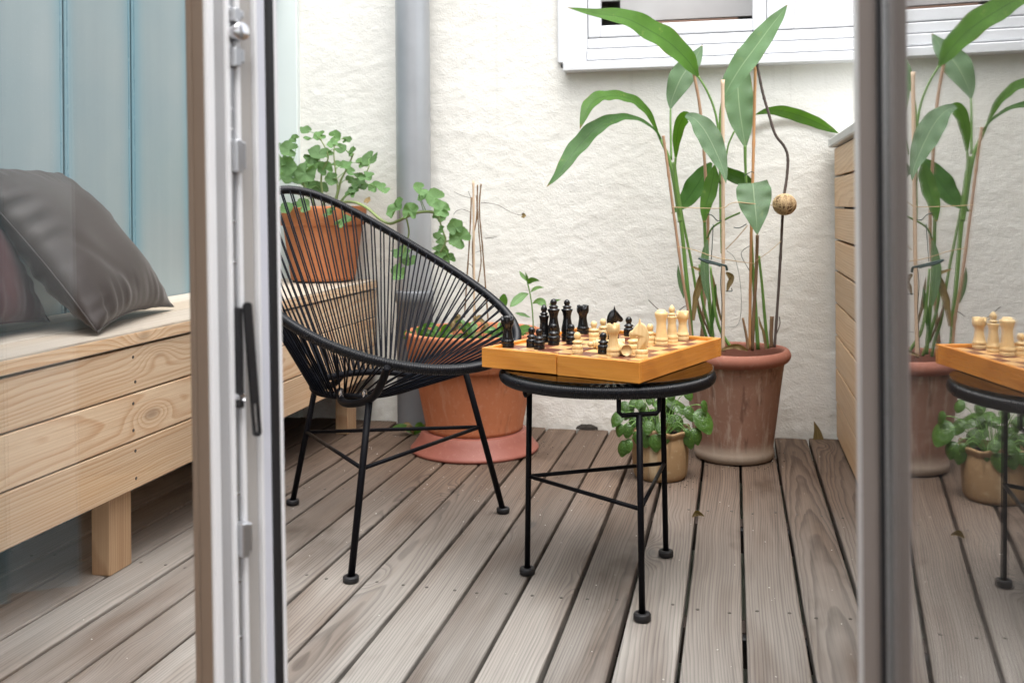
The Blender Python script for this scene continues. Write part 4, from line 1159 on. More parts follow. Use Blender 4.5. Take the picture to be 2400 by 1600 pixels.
feet = [Vector((-1.138, 2.427, 0)), Vector((-.784, 1.948, 0)), Vector((-.579, 2.465, 0))]
tops = [Vector(p) for p in DATA['chair_tops']]
cap_prof = [(0, 0.0012), (.0145, .0012), (.0168, .003), (.0168, .011), (.0155, .0135), (.0095, .0142), (.009, .012)]
joints = []
for f_, t_ in zip(feet, tops):
    leg = obj('leg', mesh('chair_leg', *tube([f_ + Vector((0, 0, .006)), t_], .0076, 12), MAT['black_metal'], True), chair)
    obj('foot_cap', mesh('foot_cap', *lathe(cap_prof, 24), MAT['rubber'], True), leg, f_)
    joints.append(f_.lerp(t_, .615))
for i in range(3):
    obj('stretcher', mesh('chair_stretcher', *tube([joints[i], joints[(i + 1) % 3]], .0046, 10), MAT['black_metal'], True), chair)
obj('bracket', mesh('rim_bracket', *tube(catmull(DATA['chair_bracket'], 6), .0085, 10), MAT['black_metal'], True), chair)
obj('bracket', mesh('back_bracket', *tube(catmull([tops[0], tops[0].lerp(inner(0), .6) - Vector((0, 0, .015)), inner(0)], 6), .0085, 10), MAT['black_metal'], True), chair)
obj('bracket', mesh('side_bracket', *tube([tops[2], inner(2.2)], .0075, 10), MAT['black_metal'], True), chair)
obj('bracket', mesh('side_bracket', *tube([tops[1], inner(-2.2)], .0075, 10), MAT['black_metal'], True), chair)
for q in (DATA['chair_bracket'][3], DATA['chair_bracket'][5]):
    obj('bolt', mesh('bolt', *lathe([(0, .016), (.0045, .015), (.0055, .010), (.0055, .0), (0, 0)], 12), MAT['bolt'], True), chair, Vector(q) + Vector((0, 0, .008)))

# ------------------------------------------------------------------ side table
TC = Vector((-.262, 2.07, 0))
table = thing('side_table', 'low round black side table with wrapped rim and glass top', 'table', TC)
TR = .2115
NR = int(2 * math.pi * TR / .0038)
path, rads = [], []
for i in range(NR * 4):
    a = 2 * math.pi * i / (NR * 4)
    path.append(TC + Vector((TR * math.cos(a), TR * math.sin(a), .4275)))
    rads.append((.0111, .0128, .0134, .0128)[i % 4] + .0002 * noise.noise(Vector((i * .17, 3, 0))))
obj('rim', mesh('table_rim', *tube(path, rads, 12, True), MAT['black_pvc'], True), table)
hub = [TC + Vector((.03 * math.cos(a * .3142), .03 * math.sin(a * .3142), .430)) for a in range(20)]
obj('centre_ring', mesh('centre_ring', *tube(hub, .004, 6, True), MAT['black_pvc'], True), table)
for j in range(76):
    a = 2 * math.pi * j / 76
    p0 = TC + Vector((.206 * math.cos(a), .206 * math.sin(a), .4365))
    p1 = TC + Vector((.030 * math.cos(a + .25), .030 * math.sin(a + .25), .432))
    o = bpy.data.objects.new('cord', cord_me)
    link(o, table, p0)
    o.rotation_mode = 'QUATERNION'
    o.rotation_quaternion = (p1 - p0).to_track_quat('Z', 'Y')
    o.scale = (.0038, .0038, (p1 - p0).length)
gp = [(0, .4412), (.2185, .4412), (.2195, .4420), (.2195, .4455), (.2185, .4462), (0, .4462)]
obj('glass_top', mesh('glass_top', *lathe(gp, 72), MAT['top_glass'], False), table, TC)
tfeet = [Vector((-.433, 2.063, 0)), Vector((-.174, 1.876, 0)), Vector((-.153, 2.226, 0))]
cen = sum(tfeet, Vector()) / 3
cap2 = [(0, .0012), (.014, .0012), (.0165, .003), (.0165, .012), (.0150, .0150), (.0085, .0158), (.008, .013)]
tj = []
for f_ in tfeet:
    outd = (f_ - cen).normalized()
    t_ = f_ + Vector((0, 0, .385)) - outd * .008
    leg = obj('leg', mesh('table_leg', *tube([f_ + Vector((0, 0, .006)), t_], .0061, 12), MAT['black_metal'], True), table)
    obj('foot_cap', mesh('foot_cap', *lathe(cap2, 24), MAT['rubber'], True), leg, f_)
    tj.append(f_.lerp(t_, .54))
    tan = Vector((-outd.y, outd.x, 0))
    ub = [t_ - tan * .040 + Vector((0, 0, .038)), t_ - tan * .040 + Vector((0, 0, .006)), t_ - tan * .034, t_ + tan * .034, t_ + tan * .040 + Vector((0, 0, .006)), t_ + tan * .040 + Vector((0, 0, .038))]
    obj('bracket', mesh('table_bracket', *tube(ub, .0046, 10), MAT['black_metal'], True), table)
for i in range(3):
    obj('stretcher', mesh('table_stretcher', *tube([tj[i], tj[(i + 1) % 3]], .0042, 10), MAT['black_metal'], True), table)

# ------------------------------------------------------------------ chess box
CB = Vector((-.270, 2.112, .4464))
chess = thing('chess_box', 'open honey coloured folding wooden chess box on the side table', 'chess board', CB)
chess.rotation_euler = (0, 0, math.atan2(-.132, .337))
HW, HL, WT = .181, .199, .0115
for s in (-1, 1):
    dz = 0.0 if s > 0 else .0012
    def sx(a, b):
        return (a, b) if s > 0 else (-b, -a)
    xa, xb = sx(.0012, HW)
    half = obj('half_box', mesh('half_box_base', *bx(*sx(.0014, HW - WT + .001), -HL + WT - .001, HL - WT + .001, .001 + dz, .0325 + dz), MAT['box_wood']), chess, local=True)
    for y0, y1 in ((-HL, -HL + WT), (HL - WT, HL)):
        obj('rail', mesh('box_rail', *bx(xa, xb, y0, y1, 0 + dz, .0405 + dz, .0012), MAT['box_wood']), half, local=True)
    x0, x1 = sx(HW - WT, HW - .0003)
    obj('rail', mesh('box_side_rail', *bx(x0, x1, -HL + WT + .0003, HL - WT - .0003, .0004 + dz, .0402 + dz, .0010), MAT['box_wood_y']), half, local=True)
SQX, SQY = (HW - WT - .0012) / 4, (HL - WT) * 2 / 8
sqm = {c: mesh('square_' + c, *bx(-SQX / 2 + .0002, SQX / 2 - .0002, -SQY / 2 + .0002, SQY / 2 - .0002, 0, .0010), MAT['sq_' + c]) for c in ('light', 'dark')}
for i in range(8):
    for j in range(8):
        x = (i - 4 + .5) * SQX + (.0012 if i >= 4 else -.0012)
        y = (j - 4 + .5) * SQY
        o = obj('square', sqm['dark' if (i + j) % 2 else 'light'], chess, (x, y, .0325 + (.0012 if i < 4 else 0)), local=True)

# ------------------------------------------------------------------ chess pieces (profiles in mm)
def base(r):
    return [(0, 0), (r - .5, 0), (r, 1), (r, 7.2), (r - .8, 8.0), (r, 8.8), (r, 14), (r - .8, 15.2)]


PROF = {
    'pawn': [(0, 0), (11.1, 0), (11.5, 1), (11.5, 8.0), (10.8, 8.8), (11.5, 9.6), (11.5, 15.6), (10.6, 17.0), (8, 18.4), (7.6, 20), (10.8, 22.6), (10.9, 23.6), (7.0, 26.2), (4.8, 28.2), (5.6, 29.8), (6.9, 32.4), (7.3, 35.4), (6.8, 38.4), (5.2, 41), (2.8, 42.6), (0, 43.2)],
    'bishop': base(13) + [(10.6, 18), (10.9, 24), (9.6, 34), (8.8, 42), (9.4, 49), (11.2, 55.6), (11.4, 57.2), (7.4, 58.6), (6.8, 60), (8.9, 61.6), (8.9, 63), (6, 64.6), (5.0, 66), (6.4, 69), (7.2, 72), (6.6, 75.6), (4.2, 79), (1.6, 82), (0, 83)],
    'king': base(13.6) + [(12.6, 17), (13.6, 22), (13.4, 28), (11.4, 38), (9.2, 49), (8.9, 56), (10.6, 64), (13.4, 70.6), (13.5, 72), (9.4, 73.6), (8.8, 75.6), (10.2, 77.4), (10.2, 78.6), (7, 80.4), (5.2, 81.8), (6.6, 84), (7.3, 87), (6.8, 90.4), (4.6, 93.4), (2, 94.8), (0, 95.2)],
    'flat_king': base(14) + [(12.4, 18), (12.0, 24), (10.8, 36), (10.2, 46), (11.0, 54), (13.6, 62), (14.2, 66), (13.8, 69.6), (9.8, 70.4), (9.4, 73.4), (7.4, 75), (0, 74)],
    'rook': base(13.8) + [(11.6, 18), (10.6, 24), (9.0, 34), (9.2, 40), (10.4, 44.6), (12.8, 48), (13.9, 52), (13.9, 58), (13.4, 64.4), (12.6, 65.2), (9.4, 65.2), (8.8, 60), (0, 59)],
}


def piece_mesh(kind, colour):
    mat = MAT['piece_' + colour]
    prof = [(r / 1000, z / 1000) for r, z in PROF[kind]]
    if kind == 'rook':
        def wob(a, r, z):
            k = abs(((a / (math.pi / 2)) + .5) % 1 - .5) * 90
            if z > .0615 and r > .0092 and k < 17:
                return 0, .0585 - z
            return 0, 0
        V, Fc = lathe(prof, 56, wob)
        sm = False
    else:
        V, Fc = lathe(prof, 32)
        sm = True
    me = mesh(kind + '_' + colour, V, Fc, mat, True)
    return me


def knight_mesh(colour):
    mat = MAT['piece_' + colour]
    V, Fc = lathe([(r / 1000, z / 1000) for r, z in base(12.6) + [(10.5, 16.6), (0, 17)]], 32)
    outl = [(-7.5, 15), (-10.5, 21), (-13, 30), (-14, 41), (-13, 51), (-9.6, 60), (-4.6, 66), (.2, 68.6), (1.6, 71), (3.0, 77), (4.8, 72), (6.2, 67.6), (10, 63.6), (14.6, 57.5), (20, 51.5), (22, 47.5), (21, 43), (17, 40.6), (12, 42), (8.6, 42.4), (7.2, 39.5), (7.4, 35), (8.6, 29), (9.4, 23), (9.0, 19), (7.6, 15)]
    outl = [(p.x, p.y) for p in [Vector((a[0], a[1])) for a in outl]]
    dense_ = catmull([(x, 0, z) for x, z in outl], 3, True)
    cx = sum(p.x for p in dense_) / len(dense_)
    n = len(dense_)
    layers = [(-6.8, .70), (-5.8, .86), (-3.2, .98), (0, 1.0), (3.2, .98), (5.8, .86), (6.8, .70)]
    # inset towards a spine inside the neck
    spine = [(-1.5, 15), (-2.5, 25), (-4, 36), (-2.5, 48), (2, 57), (8, 53), (14, 48)]
    def near(p):
        best = None
        for a, b in zip(spine[:-1], spine[1:]):
            a, b = Vector(a), Vector(b)
            t_ = max(0, min(1, (Vector((p.x, p.z)) - a).dot(b - a) / (b - a).length_squared))
            q = a + (b - a) * t_
            d_ = (q - Vector((p.x, p.z))).length
            if best is None or d_ < best[0]:
                best = (d_, q)
        return best[1]
    V2, F2 = [], []
    for (yy, s) in layers:
        for p in dense_:
            q = near(p)
            V2.append(((q.x + (p.x - q.x) * s) / 1000, yy / 1000, (q.y + (p.z - q.y) * s) / 1000))
    for L_ in range(len(layers) - 1):
        for k in range(n):
            k2 = (k + 1) % n
            F2.append((L_ * n + k, L_ * n + k2, (L_ + 1) * n + k2, (L_ + 1) * n + k))
    F2.append(tuple(range(n))[::-1])
    F2.append(tuple((len(layers) - 1) * n + k for k in range(n)))
    VV, FF = join_meshes([(V, Fc), (V2, F2)])
    return mesh('knight_' + colour, VV, FF, mat, True)


PM = {}
for c_ in ('black', 'white'):
    for k_ in ('pawn', 'bishop', 'king', 'rook', 'flat_king'):
        PM[k_, c_] = piece_mesh(k_, c_)
    PM['knight', c_] = knight_mesh(c_)
ZP = .4464 + .0336


def piece(kind, colour, x, y, label, rz=None, s=1.0, name=None):
    nm = name or 'chess_' + {'flat_king': 'king'}.get(kind, kind)
    o = obj(nm, PM[kind, colour], None, (x, y, ZP))
    dx, dy = Vector((x, y)) - CB.to_2d(), 0
    loc = Vector((x - CB.x, y - CB.y, 0))
    loc.rotate(Matrix.Rotation(-chess.rotation_euler.z, 3, 'Z'))
    if loc.x < 0:
        o.location.z += .0012
    o.rotation_euler = (0, 0, random.uniform(0, 6) if rz is None else rz)
    o.scale = (s, s, s)
    tag(o, label, 'chess piece', colour + ' chess pieces')
    return o


piece('rook', 'black', -.470, 2.055, 'black rook alone at the left corner of the chess box', .9)
piece('bishop', 'black', -.4087, 2.148, 'black bishop with pointed tip left of the black king', s=.99)
piece('king', 'black', -.386, 2.141, 'taller black king with ball top behind a black pawn')
bpy.data.objects[-1] if False else None
piece('king', 'black', -.362, 2.175, 'black queen with ball top, between the king and the far black rook', s=.955, name='chess_queen')
piece('rook', 'black', -.345, 2.296, 'black rook at the far edge of the board, beside the black queen', .5, s=1.02)
piece('pawn', 'black', -.4185, 2.058, 'black pawn behind another pawn at the front left')
piece('pawn', 'black', -.398, 2.035, 'frontmost black pawn by the seam of the box')
piece('pawn', 'black', -.380, 2.104, 'black pawn standing right before the black king', s=1.07)
piece('pawn', 'black', -.344, 2.122, 'black pawn before the black queen')
piece('knight', 'black', -.262, 2.19, 'black knight facing right, behind the white rook', .22)
piece('pawn', 'black', -.2595, 2.002, 'black pawn half hidden behind the front white rook')
piece('pawn', 'black', -.236, 2.272, 'black pawn at the far edge, right of the black knight', s=1.02)
piece('pawn', 'white', -.312, 2.000, 'white pawn alone before the seam, left of the toppled queen')
piece('pawn', 'white', -.304, 2.185, 'white pawn beside the black knight, left of the knight')
piece('pawn', 'white', -.290, 2.235, 'white pawn mostly hidden behind the black knight')
piece('rook', 'white', -.2365, 1.978, 'white rook at the front edge of the box', .35, s=.98)
piece('knight', 'white', -.179, 1.963, 'white knight facing left at the near corner', math.pi + .22)
piece('pawn', 'white', -.201, 2.015, 'white pawn hidden behind the white knight', s=1.08)
piece('pawn', 'white', -.178, 2.155, 'white pawn behind the white knight, left of the flat-topped king', s=1.02)
piece('flat_king', 'white', -.1535, 2.148, 'white king with flat top, left of the white bishop')
piece('bishop', 'white', -.1335, 2.19, 'white bishop with pointed tip between king and rook', s=.985)
piece('rook', 'white', -.113, 2.238, 'white rook at the far right end of the board', .6, s=.98)


def toppled(kind, x, y, ang, label, s=1., name=None, rmax=.0135, head=.0102, ln=.09):
    o = piece(kind, 'white', x, y, label, 0, s, name)
    sl_ = math.asin((rmax - head) / ln)
    M = Matrix.Rotation(ang, 4, 'Z') @ Matrix.Rotation(R(90) + sl_ * .8, 4, 'Y')
    o.rotation_euler = M.to_euler()
    o.location.z = ZP + rmax * s + .0005 + (.0012 if x < CB.x else 0)
    return o


# head towards the left
toppled('king', -.224, 2.075, math.pi + .12, 'white queen toppled on its side, head to the left', .82, 'chess_queen')
toppled('bishop', -.236, 2.045, -1.05, 'white bishop lying on its side beside the white knight', .80, rmax=.013, head=.009, ln=.08)
toppled('pawn', -.2095, 1.972, 2.0, 'white pawn lying on its side between front rook and knight', 1., rmax=.0115, head=.0075, ln=.035)

# ------------------------------------------------------------------ pots
def pot(name, label, loc, prof, mat, soil_z, soil_r, wob=None, rim=None, n=64):
    t = thing(name, label, 'flower pot', loc)
    V, Fc = lathe(prof, n, wob)
    obj('body', mesh(name + '_body', V, Fc, mat, True), t, loc)
    V, Fc = lathe([(0, soil_z + .008), (soil_r * .5, soil_z + .006), (soil_r, soil_z)], 24, lambda a, r, z: (0, .006 * noise.noise(Vector((r * 60 * math.cos(a), r * 60 * math.sin(a), 3)))))
    obj('soil', mesh(name + '_soil', V, Fc, MAT['soil'], True), t, loc)
    return t


# orange pot on an upturned saucer
sauc = thing('upturned_saucer', 'reddish terracotta saucer lying upside down under the orange pot', 'saucer', (-.82, 3.10, 0))
V, Fc = lathe([(.199, .001), (.205, .003), (.206, .010), (.201, .014), (.178, .045), (.170, .062), (.165, .066), (0, .066)], 72)
obj('dish', mesh('saucer_dish', V, Fc, MAT['saucer'], True), sauc, (-.82, 3.10, 0))
OP = (-.82, 3.10, .0665)
pot('orange_terracotta_pot', 'big orange terracotta pot on a saucer behind the string chair', OP,
    [(0, 0), (.148, 0), (.155, .004), (.156, .012), (.192, .198), (.193, .201), (.205, .203), (.208, .206), (.220, .302), (.221, .310), (.218, .315), (.210, .315), (.206, .308), (.198, .24), (.19, .22)], MAT['terracotta'], .255, .203)
# weathered pot
WP = (-.006, 3.145, .0)
pw = pot('weathered_terracotta_pot', 'weathered dark terracotta pot with rolled rim beside the fence', WP,
    [(0, .002), (.108, .002), (.117, .006), (.120, .018), (.1195, .030), (.1175, .034), (.121, .060), (.143, .225), (.149, .268), (.151, .275), (.150, .279), (.152, .284), (.1535, .296)], MAT['terracotta_old'], .288, .148)
V, Fc = lathe(smooth_profile([(.1535, .294), (.164, .298), (.172, .309), (.1725, .322), (.166, .333), (.157, .335), (.150, .326), (.149, .30), (.149, .28)], 4), 64, lambda a, r, z: (.0015 * math.sin(3 * a), .0015 * math.sin(2 * a + 1)))
obj('rim', mesh('rolled_rim', V, Fc, MAT['rim_old'], True), pw, WP)
# small ochre pot
SP = (-.212, 2.878, .0)
pot('ochre_clay_pot', 'small ochre clay pot with uneven rim on the deck under the table', SP,
    smooth_profile([(0, .0012), (.060, .0012), (.070, .004), (.076, .016), (.079, .050), (.0795, .090), (.0765, .112), (.0755, .120), (.081, .130), (.0835, .138), (.081, .143), (.077, .139), (.074, .120), (.073, .10)], 4), MAT['clay_yellow'], .118, .074,
    lambda a, r, z: ((.0022 * math.sin(2 * a + .6) + .0012 * math.sin(5 * a)) * (z / .14), (.004 * math.sin(3 * a + .4) + .003 * math.sin(7 * a)) * max(0, (z - .11) / .03)))
# pot on bench
BP = (-1.425, 3.305, .5175)
bp = pot('bench_terracotta_pot', 'terracotta pot of geranium standing on the far end of the bench', BP,
    [(0, .006), (.106, .006), (.112, .010), (.1135, .018), (.138, .195), (.139, .198), (.146, .199), (.149, .202), (.155, .258), (.155, .264), (.150, .266), (.146, .262), (.138, .2), (.13, .19)], MAT['terracotta_b'], .225, .143)
for a in (0, 1.57, 3.14, 4.71):
    obj('foot', mesh('pot_foot', *bx(-.012, .012, -.008, .008, 0, .0075), MAT['rubber']), bp, (BP[0] + .095 * math.cos(a - .9), BP[1] + .095 * math.sin(a - .9), BP[2]))


# ------------------------------------------------------------------ leaves
CAMP = Vector((0, 0, .78))


def blade(pts, widths, roll, sub=5, across=8, fold=.22, ruffle=.02, seed=0.):
    P = catmull(pts, sub)
    n = len(P)
    W = []
    for i in range(n):
        x = i / sub
        k = min(len(widths) - 2, int(x))
        f_ = x - k
        w0 = widths[max(0, k - 1)]
        w1, w2 = widths[k], widths[k + 1]
        w3 = widths[min(len(widths) - 1, k + 2)]
        ww = .5 * (2 * w1 + (w2 - w0) * f_ + (2 * w0 - 5 * w1 + 4 * w2 - w3) * f_ * f_ + (3 * w1 - w0 - 3 * w2 + w3) * f_ ** 3)
        W.append(max(.0006, ww))
    V, uv, Fc = [], [], []
    for i in range(n):
        t_ = (P[min(n - 1, i + 1)] - P[max(0, i - 1)]).normalized()
        face = (CAMP - P[i]).normalized() + Vector((0, 0, .25))
        s_ = t_.cross(face).normalized()
        s_ = (Quaternion(t_, roll) @ s_)
        nn = s_.cross(t_).normalized()
        for k in range(across + 1):
            c_ = 2 * k / across - 1
            w_ = W[i] * .5
            ruf = ruffle * W[i] * math.sin(i * .9 + seed + (2 if c_ > 0 else 0)) * c_ * c_
            V.append(P[i] + s_ * (c_ * w_) + nn * (abs(c_) ** 1.4 * w_ * fold + ruf))
            uv.append((k / across, i / (n - 1)))
    m_ = across + 1
    for i in range(n - 1):
        for k in range(across):
            Fc.append((i * m_ + k, i * m_ + k + 1, (i + 1) * m_ + k + 1, (i + 1) * m_ + k))
    return V, Fc, uv


canna = thing('canna_plant', 'tall broad leaved canna growing in the weathered pot', 'plant', (WP[0], WP[1], .29))
for i, (mt, pts, wd, roll) in enumerate(DATA['canna_leaves']):
    V, Fc, uv = blade(pts, wd, roll, 6, 10, fold=.18 if mt != 'd' else .5, ruffle=.05 if mt != 'd' else .12, seed=i * 1.7)
    obj('leaf', mesh('canna_leaf', V, Fc, MAT['leaf_' + mt], True, uv), canna)
for mt, pts, r0, r1 in DATA['canna_stems']:
    P = catmull(pts, 6)
    rr = [r0 + (r1 - r0) * i / (len(P) - 1) for i in range(len(P))]
    obj('stem', mesh('canna_stem', *tube(P, rr, 8), MAT['stem'] if mt == 's' else MAT['drystem'], True), canna)
stick_lab = {'tan': 'thin tan bamboo cane leaning left of the canna', 'spot': 'brown spotted cane standing behind the top left canna leaf', 'pale': 'pale bamboo cane upright in the middle of the canna', 'orange': 'orange brown bamboo cane right of the middle canna leaf', 'dark': 'crooked dark twig carrying the ball of twine'}
stick_mat = {'tan': 'bamboo_tan', 'spot': 'bamboo_tan', 'pale': 'bamboo_pale', 'orange': 'bamboo_orange', 'dark': 'twig'}
for mt, pts, r_ in DATA['canna_sticks']:
    P = catmull(pts, 10)
    rr = [r_ * (1 + (.18 if i % 13 == 0 else 0) + .06 * math.sin(i * 2.1)) for i in range(len(P))]
    o = obj('plant_cane' if mt != 'dark' else 'twig', mesh('cane_' + mt, *tube(P, rr, 8), MAT[stick_mat[mt]], True))
    tag(o, stick_lab[mt], 'plant stake', 'stakes in the weathered pot')
lab = {'twine': 'jute twine tied round the canna', 'wire': 'dark green tie wire wound round the canna canes', 'twig': 'thin dead twigs at the foot of the canna'}
for kind in ('twine', 'wire', 'twig'):
    t = thing({'twine': 'twine_ties', 'wire': 'tie_wires', 'twig': 'dead_twigs'}[kind], lab[kind], {'twine': 'twine', 'wire': 'wire', 'twig': 'twig'}[kind], DATA['canna_strings'][0][1][0])
    for mt, pts, r_ in DATA['canna_strings']:
        if mt == kind:
            obj({'twine': 'strand', 'wire': 'strand', 'twig': 'twig'}[kind], mesh(kind, *tube(catmull(pts, 5), max(.0006, r_), 6), MAT[kind], True), t)
tbp = Vector(DATA['twine_ball'])
tb = thing('twine_ball', 'small ball of brown twine skewered on the crooked twig', 'twine ball', tbp)
V, Fc = lathe([(0, -.031)] + [(.034 * math.sin(math.pi * k / 12), -.031 * math.cos(math.pi * k / 12)) for k in range(1, 12)] + [(0, .031)], 24)
obj('core', mesh('twine_core', V, Fc, MAT['drystem'], True), tb, tbp)
for k in range(46):
    ax_ = Vector((random.gauss(0, 1), random.gauss(0, 1), random.gauss(0, .6))).normalized()
    u_ = ax_.orthogonal().normalized()
    v_ = ax_.cross(u_)
    off_ = random.uniform(-.45, .45)
    cr = math.sqrt(1 - off_ * off_)
    loop = [ax_ * (off_ * .0345) + (u_ * math.cos(a * .2618) + v_ * math.sin(a * .2618)) * .0345 * cr for a in range(24)]
    loop = [Vector((p.x, p.y, p.z * .92)) for p in loop]
    obj('winding', mesh('winding', *tube(loop, .0011, 5, True), MAT['twine'], True), tb, tbp)


# geranium
def gera_leaf_mesh(k):
    rnd = random.Random(100 + k)
    nR, nA = 5, 40
    V, uv, Fc = [(0, 0, 0)], [(.5, .0)], []
    ph = rnd.uniform(0, 6)
    for i in range(1, nR + 1):
        for j in range(nA):
            a = 2 * math.pi * j / nA
            lob = 1 + .055 * math.cos(5 * a) + .03 * math.sin(17 * a + ph)
            notch = 1 - .75 * math.exp(-((a - math.pi) / .20) ** 2)
            r = (i / nR) * lob * (notch if i > 1 else 1)
            z = .24 * (i / nR) ** 2 * (math.sin(3 * a + ph) * .5 + .40 * math.sin(5 * a + ph * 2)) + .22 * (i / nR) ** 2 - .05 * math.cos(5 * a) * (i / nR)
            V.append((r * math.cos(a), r * math.sin(a), z))
            uv.append((.5 + .5 * math.sin(a * 3.5) * .9, i / nR))
    for j in range(nA):
        Fc.append((0, 1 + j, 1 + (j + 1) % nA))
    for i in range(nR - 1):
        for j in range(nA):
            j2 = (j + 1) % nA
            Fc.append((1 + i * nA + j, 1 + (i + 1) * nA + j, 1 + (i + 1) * nA + j2, 1 + i * nA + j2))
    return mesh('geranium_leaf', V, Fc, MAT['leaf_gera'], True, uv)


GL = [gera_leaf_mesh(k) for k in range(5)]
gera = thing('geranium_plant', 'geranium spilling out of the bench pot with a shoot trailing to the right', 'plant', (BP[0], BP[1], .74))


def orient(o, nrm, spin):
    q = Vector(nrm).normalized().to_track_quat('Z', 'Y')
    o.rotation_mode = 'QUATERNION'
    o.rotation_quaternion = q @ Quaternion((0, 0, 1), spin)


gst = []
for pts, r_ in DATA['geranium_stems']:
    P = catmull(pts, 6)
    gst += P[8:]
    obj('stem', mesh('geranium_stem', *tube(P, [r_ * (1 - .6 * i / len(P)) for i in range(len(P))], 8), MAT['geranium_stem'], True), gera)
trl = []
for key, r_ in (('geranium_trail', .0048), ('geranium_trail2', .003), ('geranium_trail3', .003), ('geranium_trail4', .0025)):
    P = catmull(DATA[key], 6)
    trl += P[10:] if key == 'geranium_trail' else P
    obj('stem', mesh('geranium_runner', *tube(P, r_, 8), MAT['geranium_stem'], True), gera)
for i, (kind, p, r_) in enumerate(DATA['geranium_leaves']):
    p = Vector(p)
    o = obj('leaf', GL[i % 5], gera, p)
    tocam = (CAMP - p).normalized()
    nrm = tocam * random.uniform(.35, 1.) + Vector((random.uniform(-.6, .6), random.uniform(-.3, .3), random.uniform(.15, .9)))
    orient(o, nrm, random.uniform(0, 6.28))
    o.scale = (r_, r_, r_)
    pool = gst if kind == 'bush' else trl
    cand = sorted(pool, key=lambda q: (q - p).length + max(0, q.z - p.z) * 1.5)[:6]
    q = cand[min(len(cand) - 1, 2)]
    if (q - p).length > .012:
        mid = (p + q) / 2 + Vector((random.uniform(-.01, .01), 0, .012))
        obj('leaf_stalk', mesh('leaf_stalk', *tube(catmull([q, mid, p - nrm.normalized() * .002], 4), .0013, 6), MAT['stem'], True), gera)
dp_, dr_ = DATA['geranium_dry']
o = obj('withered_leaf', mesh('withered_leaf', *gera_leaf_mesh(9).vertices and ([tuple(v.co) for v in GL[2].vertices], [tuple(f.vertices) for f in GL[2].polygons]), MAT['leaf_d'], True), gera, dp_)
orient(o, (.3, -.6, .6), 1.)
o.scale = (dr_, dr_ * .6, dr_)


# pilea
def pilea_leaf_mesh(k):
    nR, nA = 5, 32
    V, uv, Fc = [(0, 0, 0)], [(.5, 0.)], []
    for i in range(1, nR + 1):
        for j in range(nA):
            a = 2 * math.pi * j / nA
            f_ = i / nR
            r = f_ * (1 + .05 * math.cos(a) + .02 * math.sin(3 * a + k) + .22 * math.exp(-((math.pi - abs(a - math.pi)) / .35) ** 2))
            z = -.22 * f_ ** 2 + .05 * f_ ** 2 * math.sin(2 * a + k) + (.04 * (1 - f_))
            V.append((r * 1.05 * math.cos(a), r * .86 * math.sin(a), z))
            uv.append((.5 + .4 * math.sin(a * 2), f_))
    for j in range(nA):
        Fc.append((0, 1 + j, 1 + (j + 1) % nA))
    for i in range(nR - 1):
        for j in range(nA):
            j2 = (j + 1) % nA
            Fc.append((1 + i * nA + j, 1 + (i + 1) * nA + j, 1 + (i + 1) * nA + j2, 1 + i * nA + j2))
    return mesh('pilea_leaf', V, Fc, MAT['leaf_pilea'], True, uv)


PL = [pilea_leaf_mesh(k) for k in range(4)]
pilea = thing('pilea_plant', 'round leaved houseplant growing in the small ochre pot', 'plant', (SP[0], SP[1], .12))
for i, (p, r_) in enumerate(DATA['pilea_leaves']):
    p = Vector(p)
    out_ = Vector((p.x - SP[0], p.y - SP[1], 0))
    low = p.z < .15
    nrm = (CAMP - p).normalized() * random.uniform(.5, 1.) + out_ * 5. * random.uniform(.5, 1.2) + Vector((0, 0, random.uniform(.0, .9) if not low else .0))
    nrm.normalize()
    o = obj('leaf', PL[i % 4], pilea, p)
    # long axis hanging down
    zax = nrm
    dwn = (Vector((0, 0, -1)) + out_ * 2).normalized()
    xax = (dwn - zax * dwn.dot(zax)).normalized()
    yax = zax.cross(xax)
    o.rotation_mode = 'QUATERNION'
    o.rotation_quaternion = Matrix((xax, yax, zax)).transposed().to_quaternion()
    o.scale = (r_, r_, r_)
    rt = Vector((SP[0] + out_.x * .18, SP[1] + out_.y * .18, .118))
    mid = rt.lerp(p, .55) + Vector((0, 0, .035))
    obj('leaf_stalk', mesh('leaf_stalk', *tube(catmull([rt, mid, p + nrm * .001], 5), .0013, 6), MAT['stem'], True), pilea)

# herbs and canes in the orange pot
herb = thing('herb_seedling', 'leafy green shoot growing at the right side of the orange pot', 'plant', DATA['herb_stem'][0])
obj('stem', mesh('herb_stem', *tube(catmull(DATA['herb_stem'], 6), .0022, 8), MAT['stem'], True), herb)
for i, (mt, pts, wd, roll) in enumerate(DATA['herb_leaves']):
    V, Fc, uv = blade(pts, wd, roll, 6, 8, fold=.2, ruffle=.03, seed=i)
    obj('leaf', mesh('herb_leaf', V, Fc, MAT['leaf_' + mt], True, uv), herb)
cl = ['thick pale cane, tallest of the bundle in the orange pot', 'thin cane crossing the bundle in the orange pot', 'thin cane leaning right in the orange pot bundle', 'thin cane leaning left in the orange pot bundle', 'short thin cane inside the orange pot bundle']
for (pts, r_), lb in zip(DATA['pot_sticks'], cl):
    P = catmull(pts, 8)
    o = obj('plant_cane', mesh('thin_cane', *tube(P, [r_ * (.8 + .12 * math.sin(i * 1.7)) for i in range(len(P))], 7), MAT['bamboo_pale'] if r_ > .004 else MAT['drystem'], True))
    tag(o, lb, 'plant stake', 'canes in the orange pot')
tw = thing('withered_vine', 'thin withered vine twining round the canes of the orange pot', 'vine', DATA['pot_sticks'][0][0][-1])
for pts in DATA['pot_twigs']:
    obj('tendril', mesh('tendril', *tube(catmull(pts, 6), .0009, 5), MAT['twig'], True), tw)
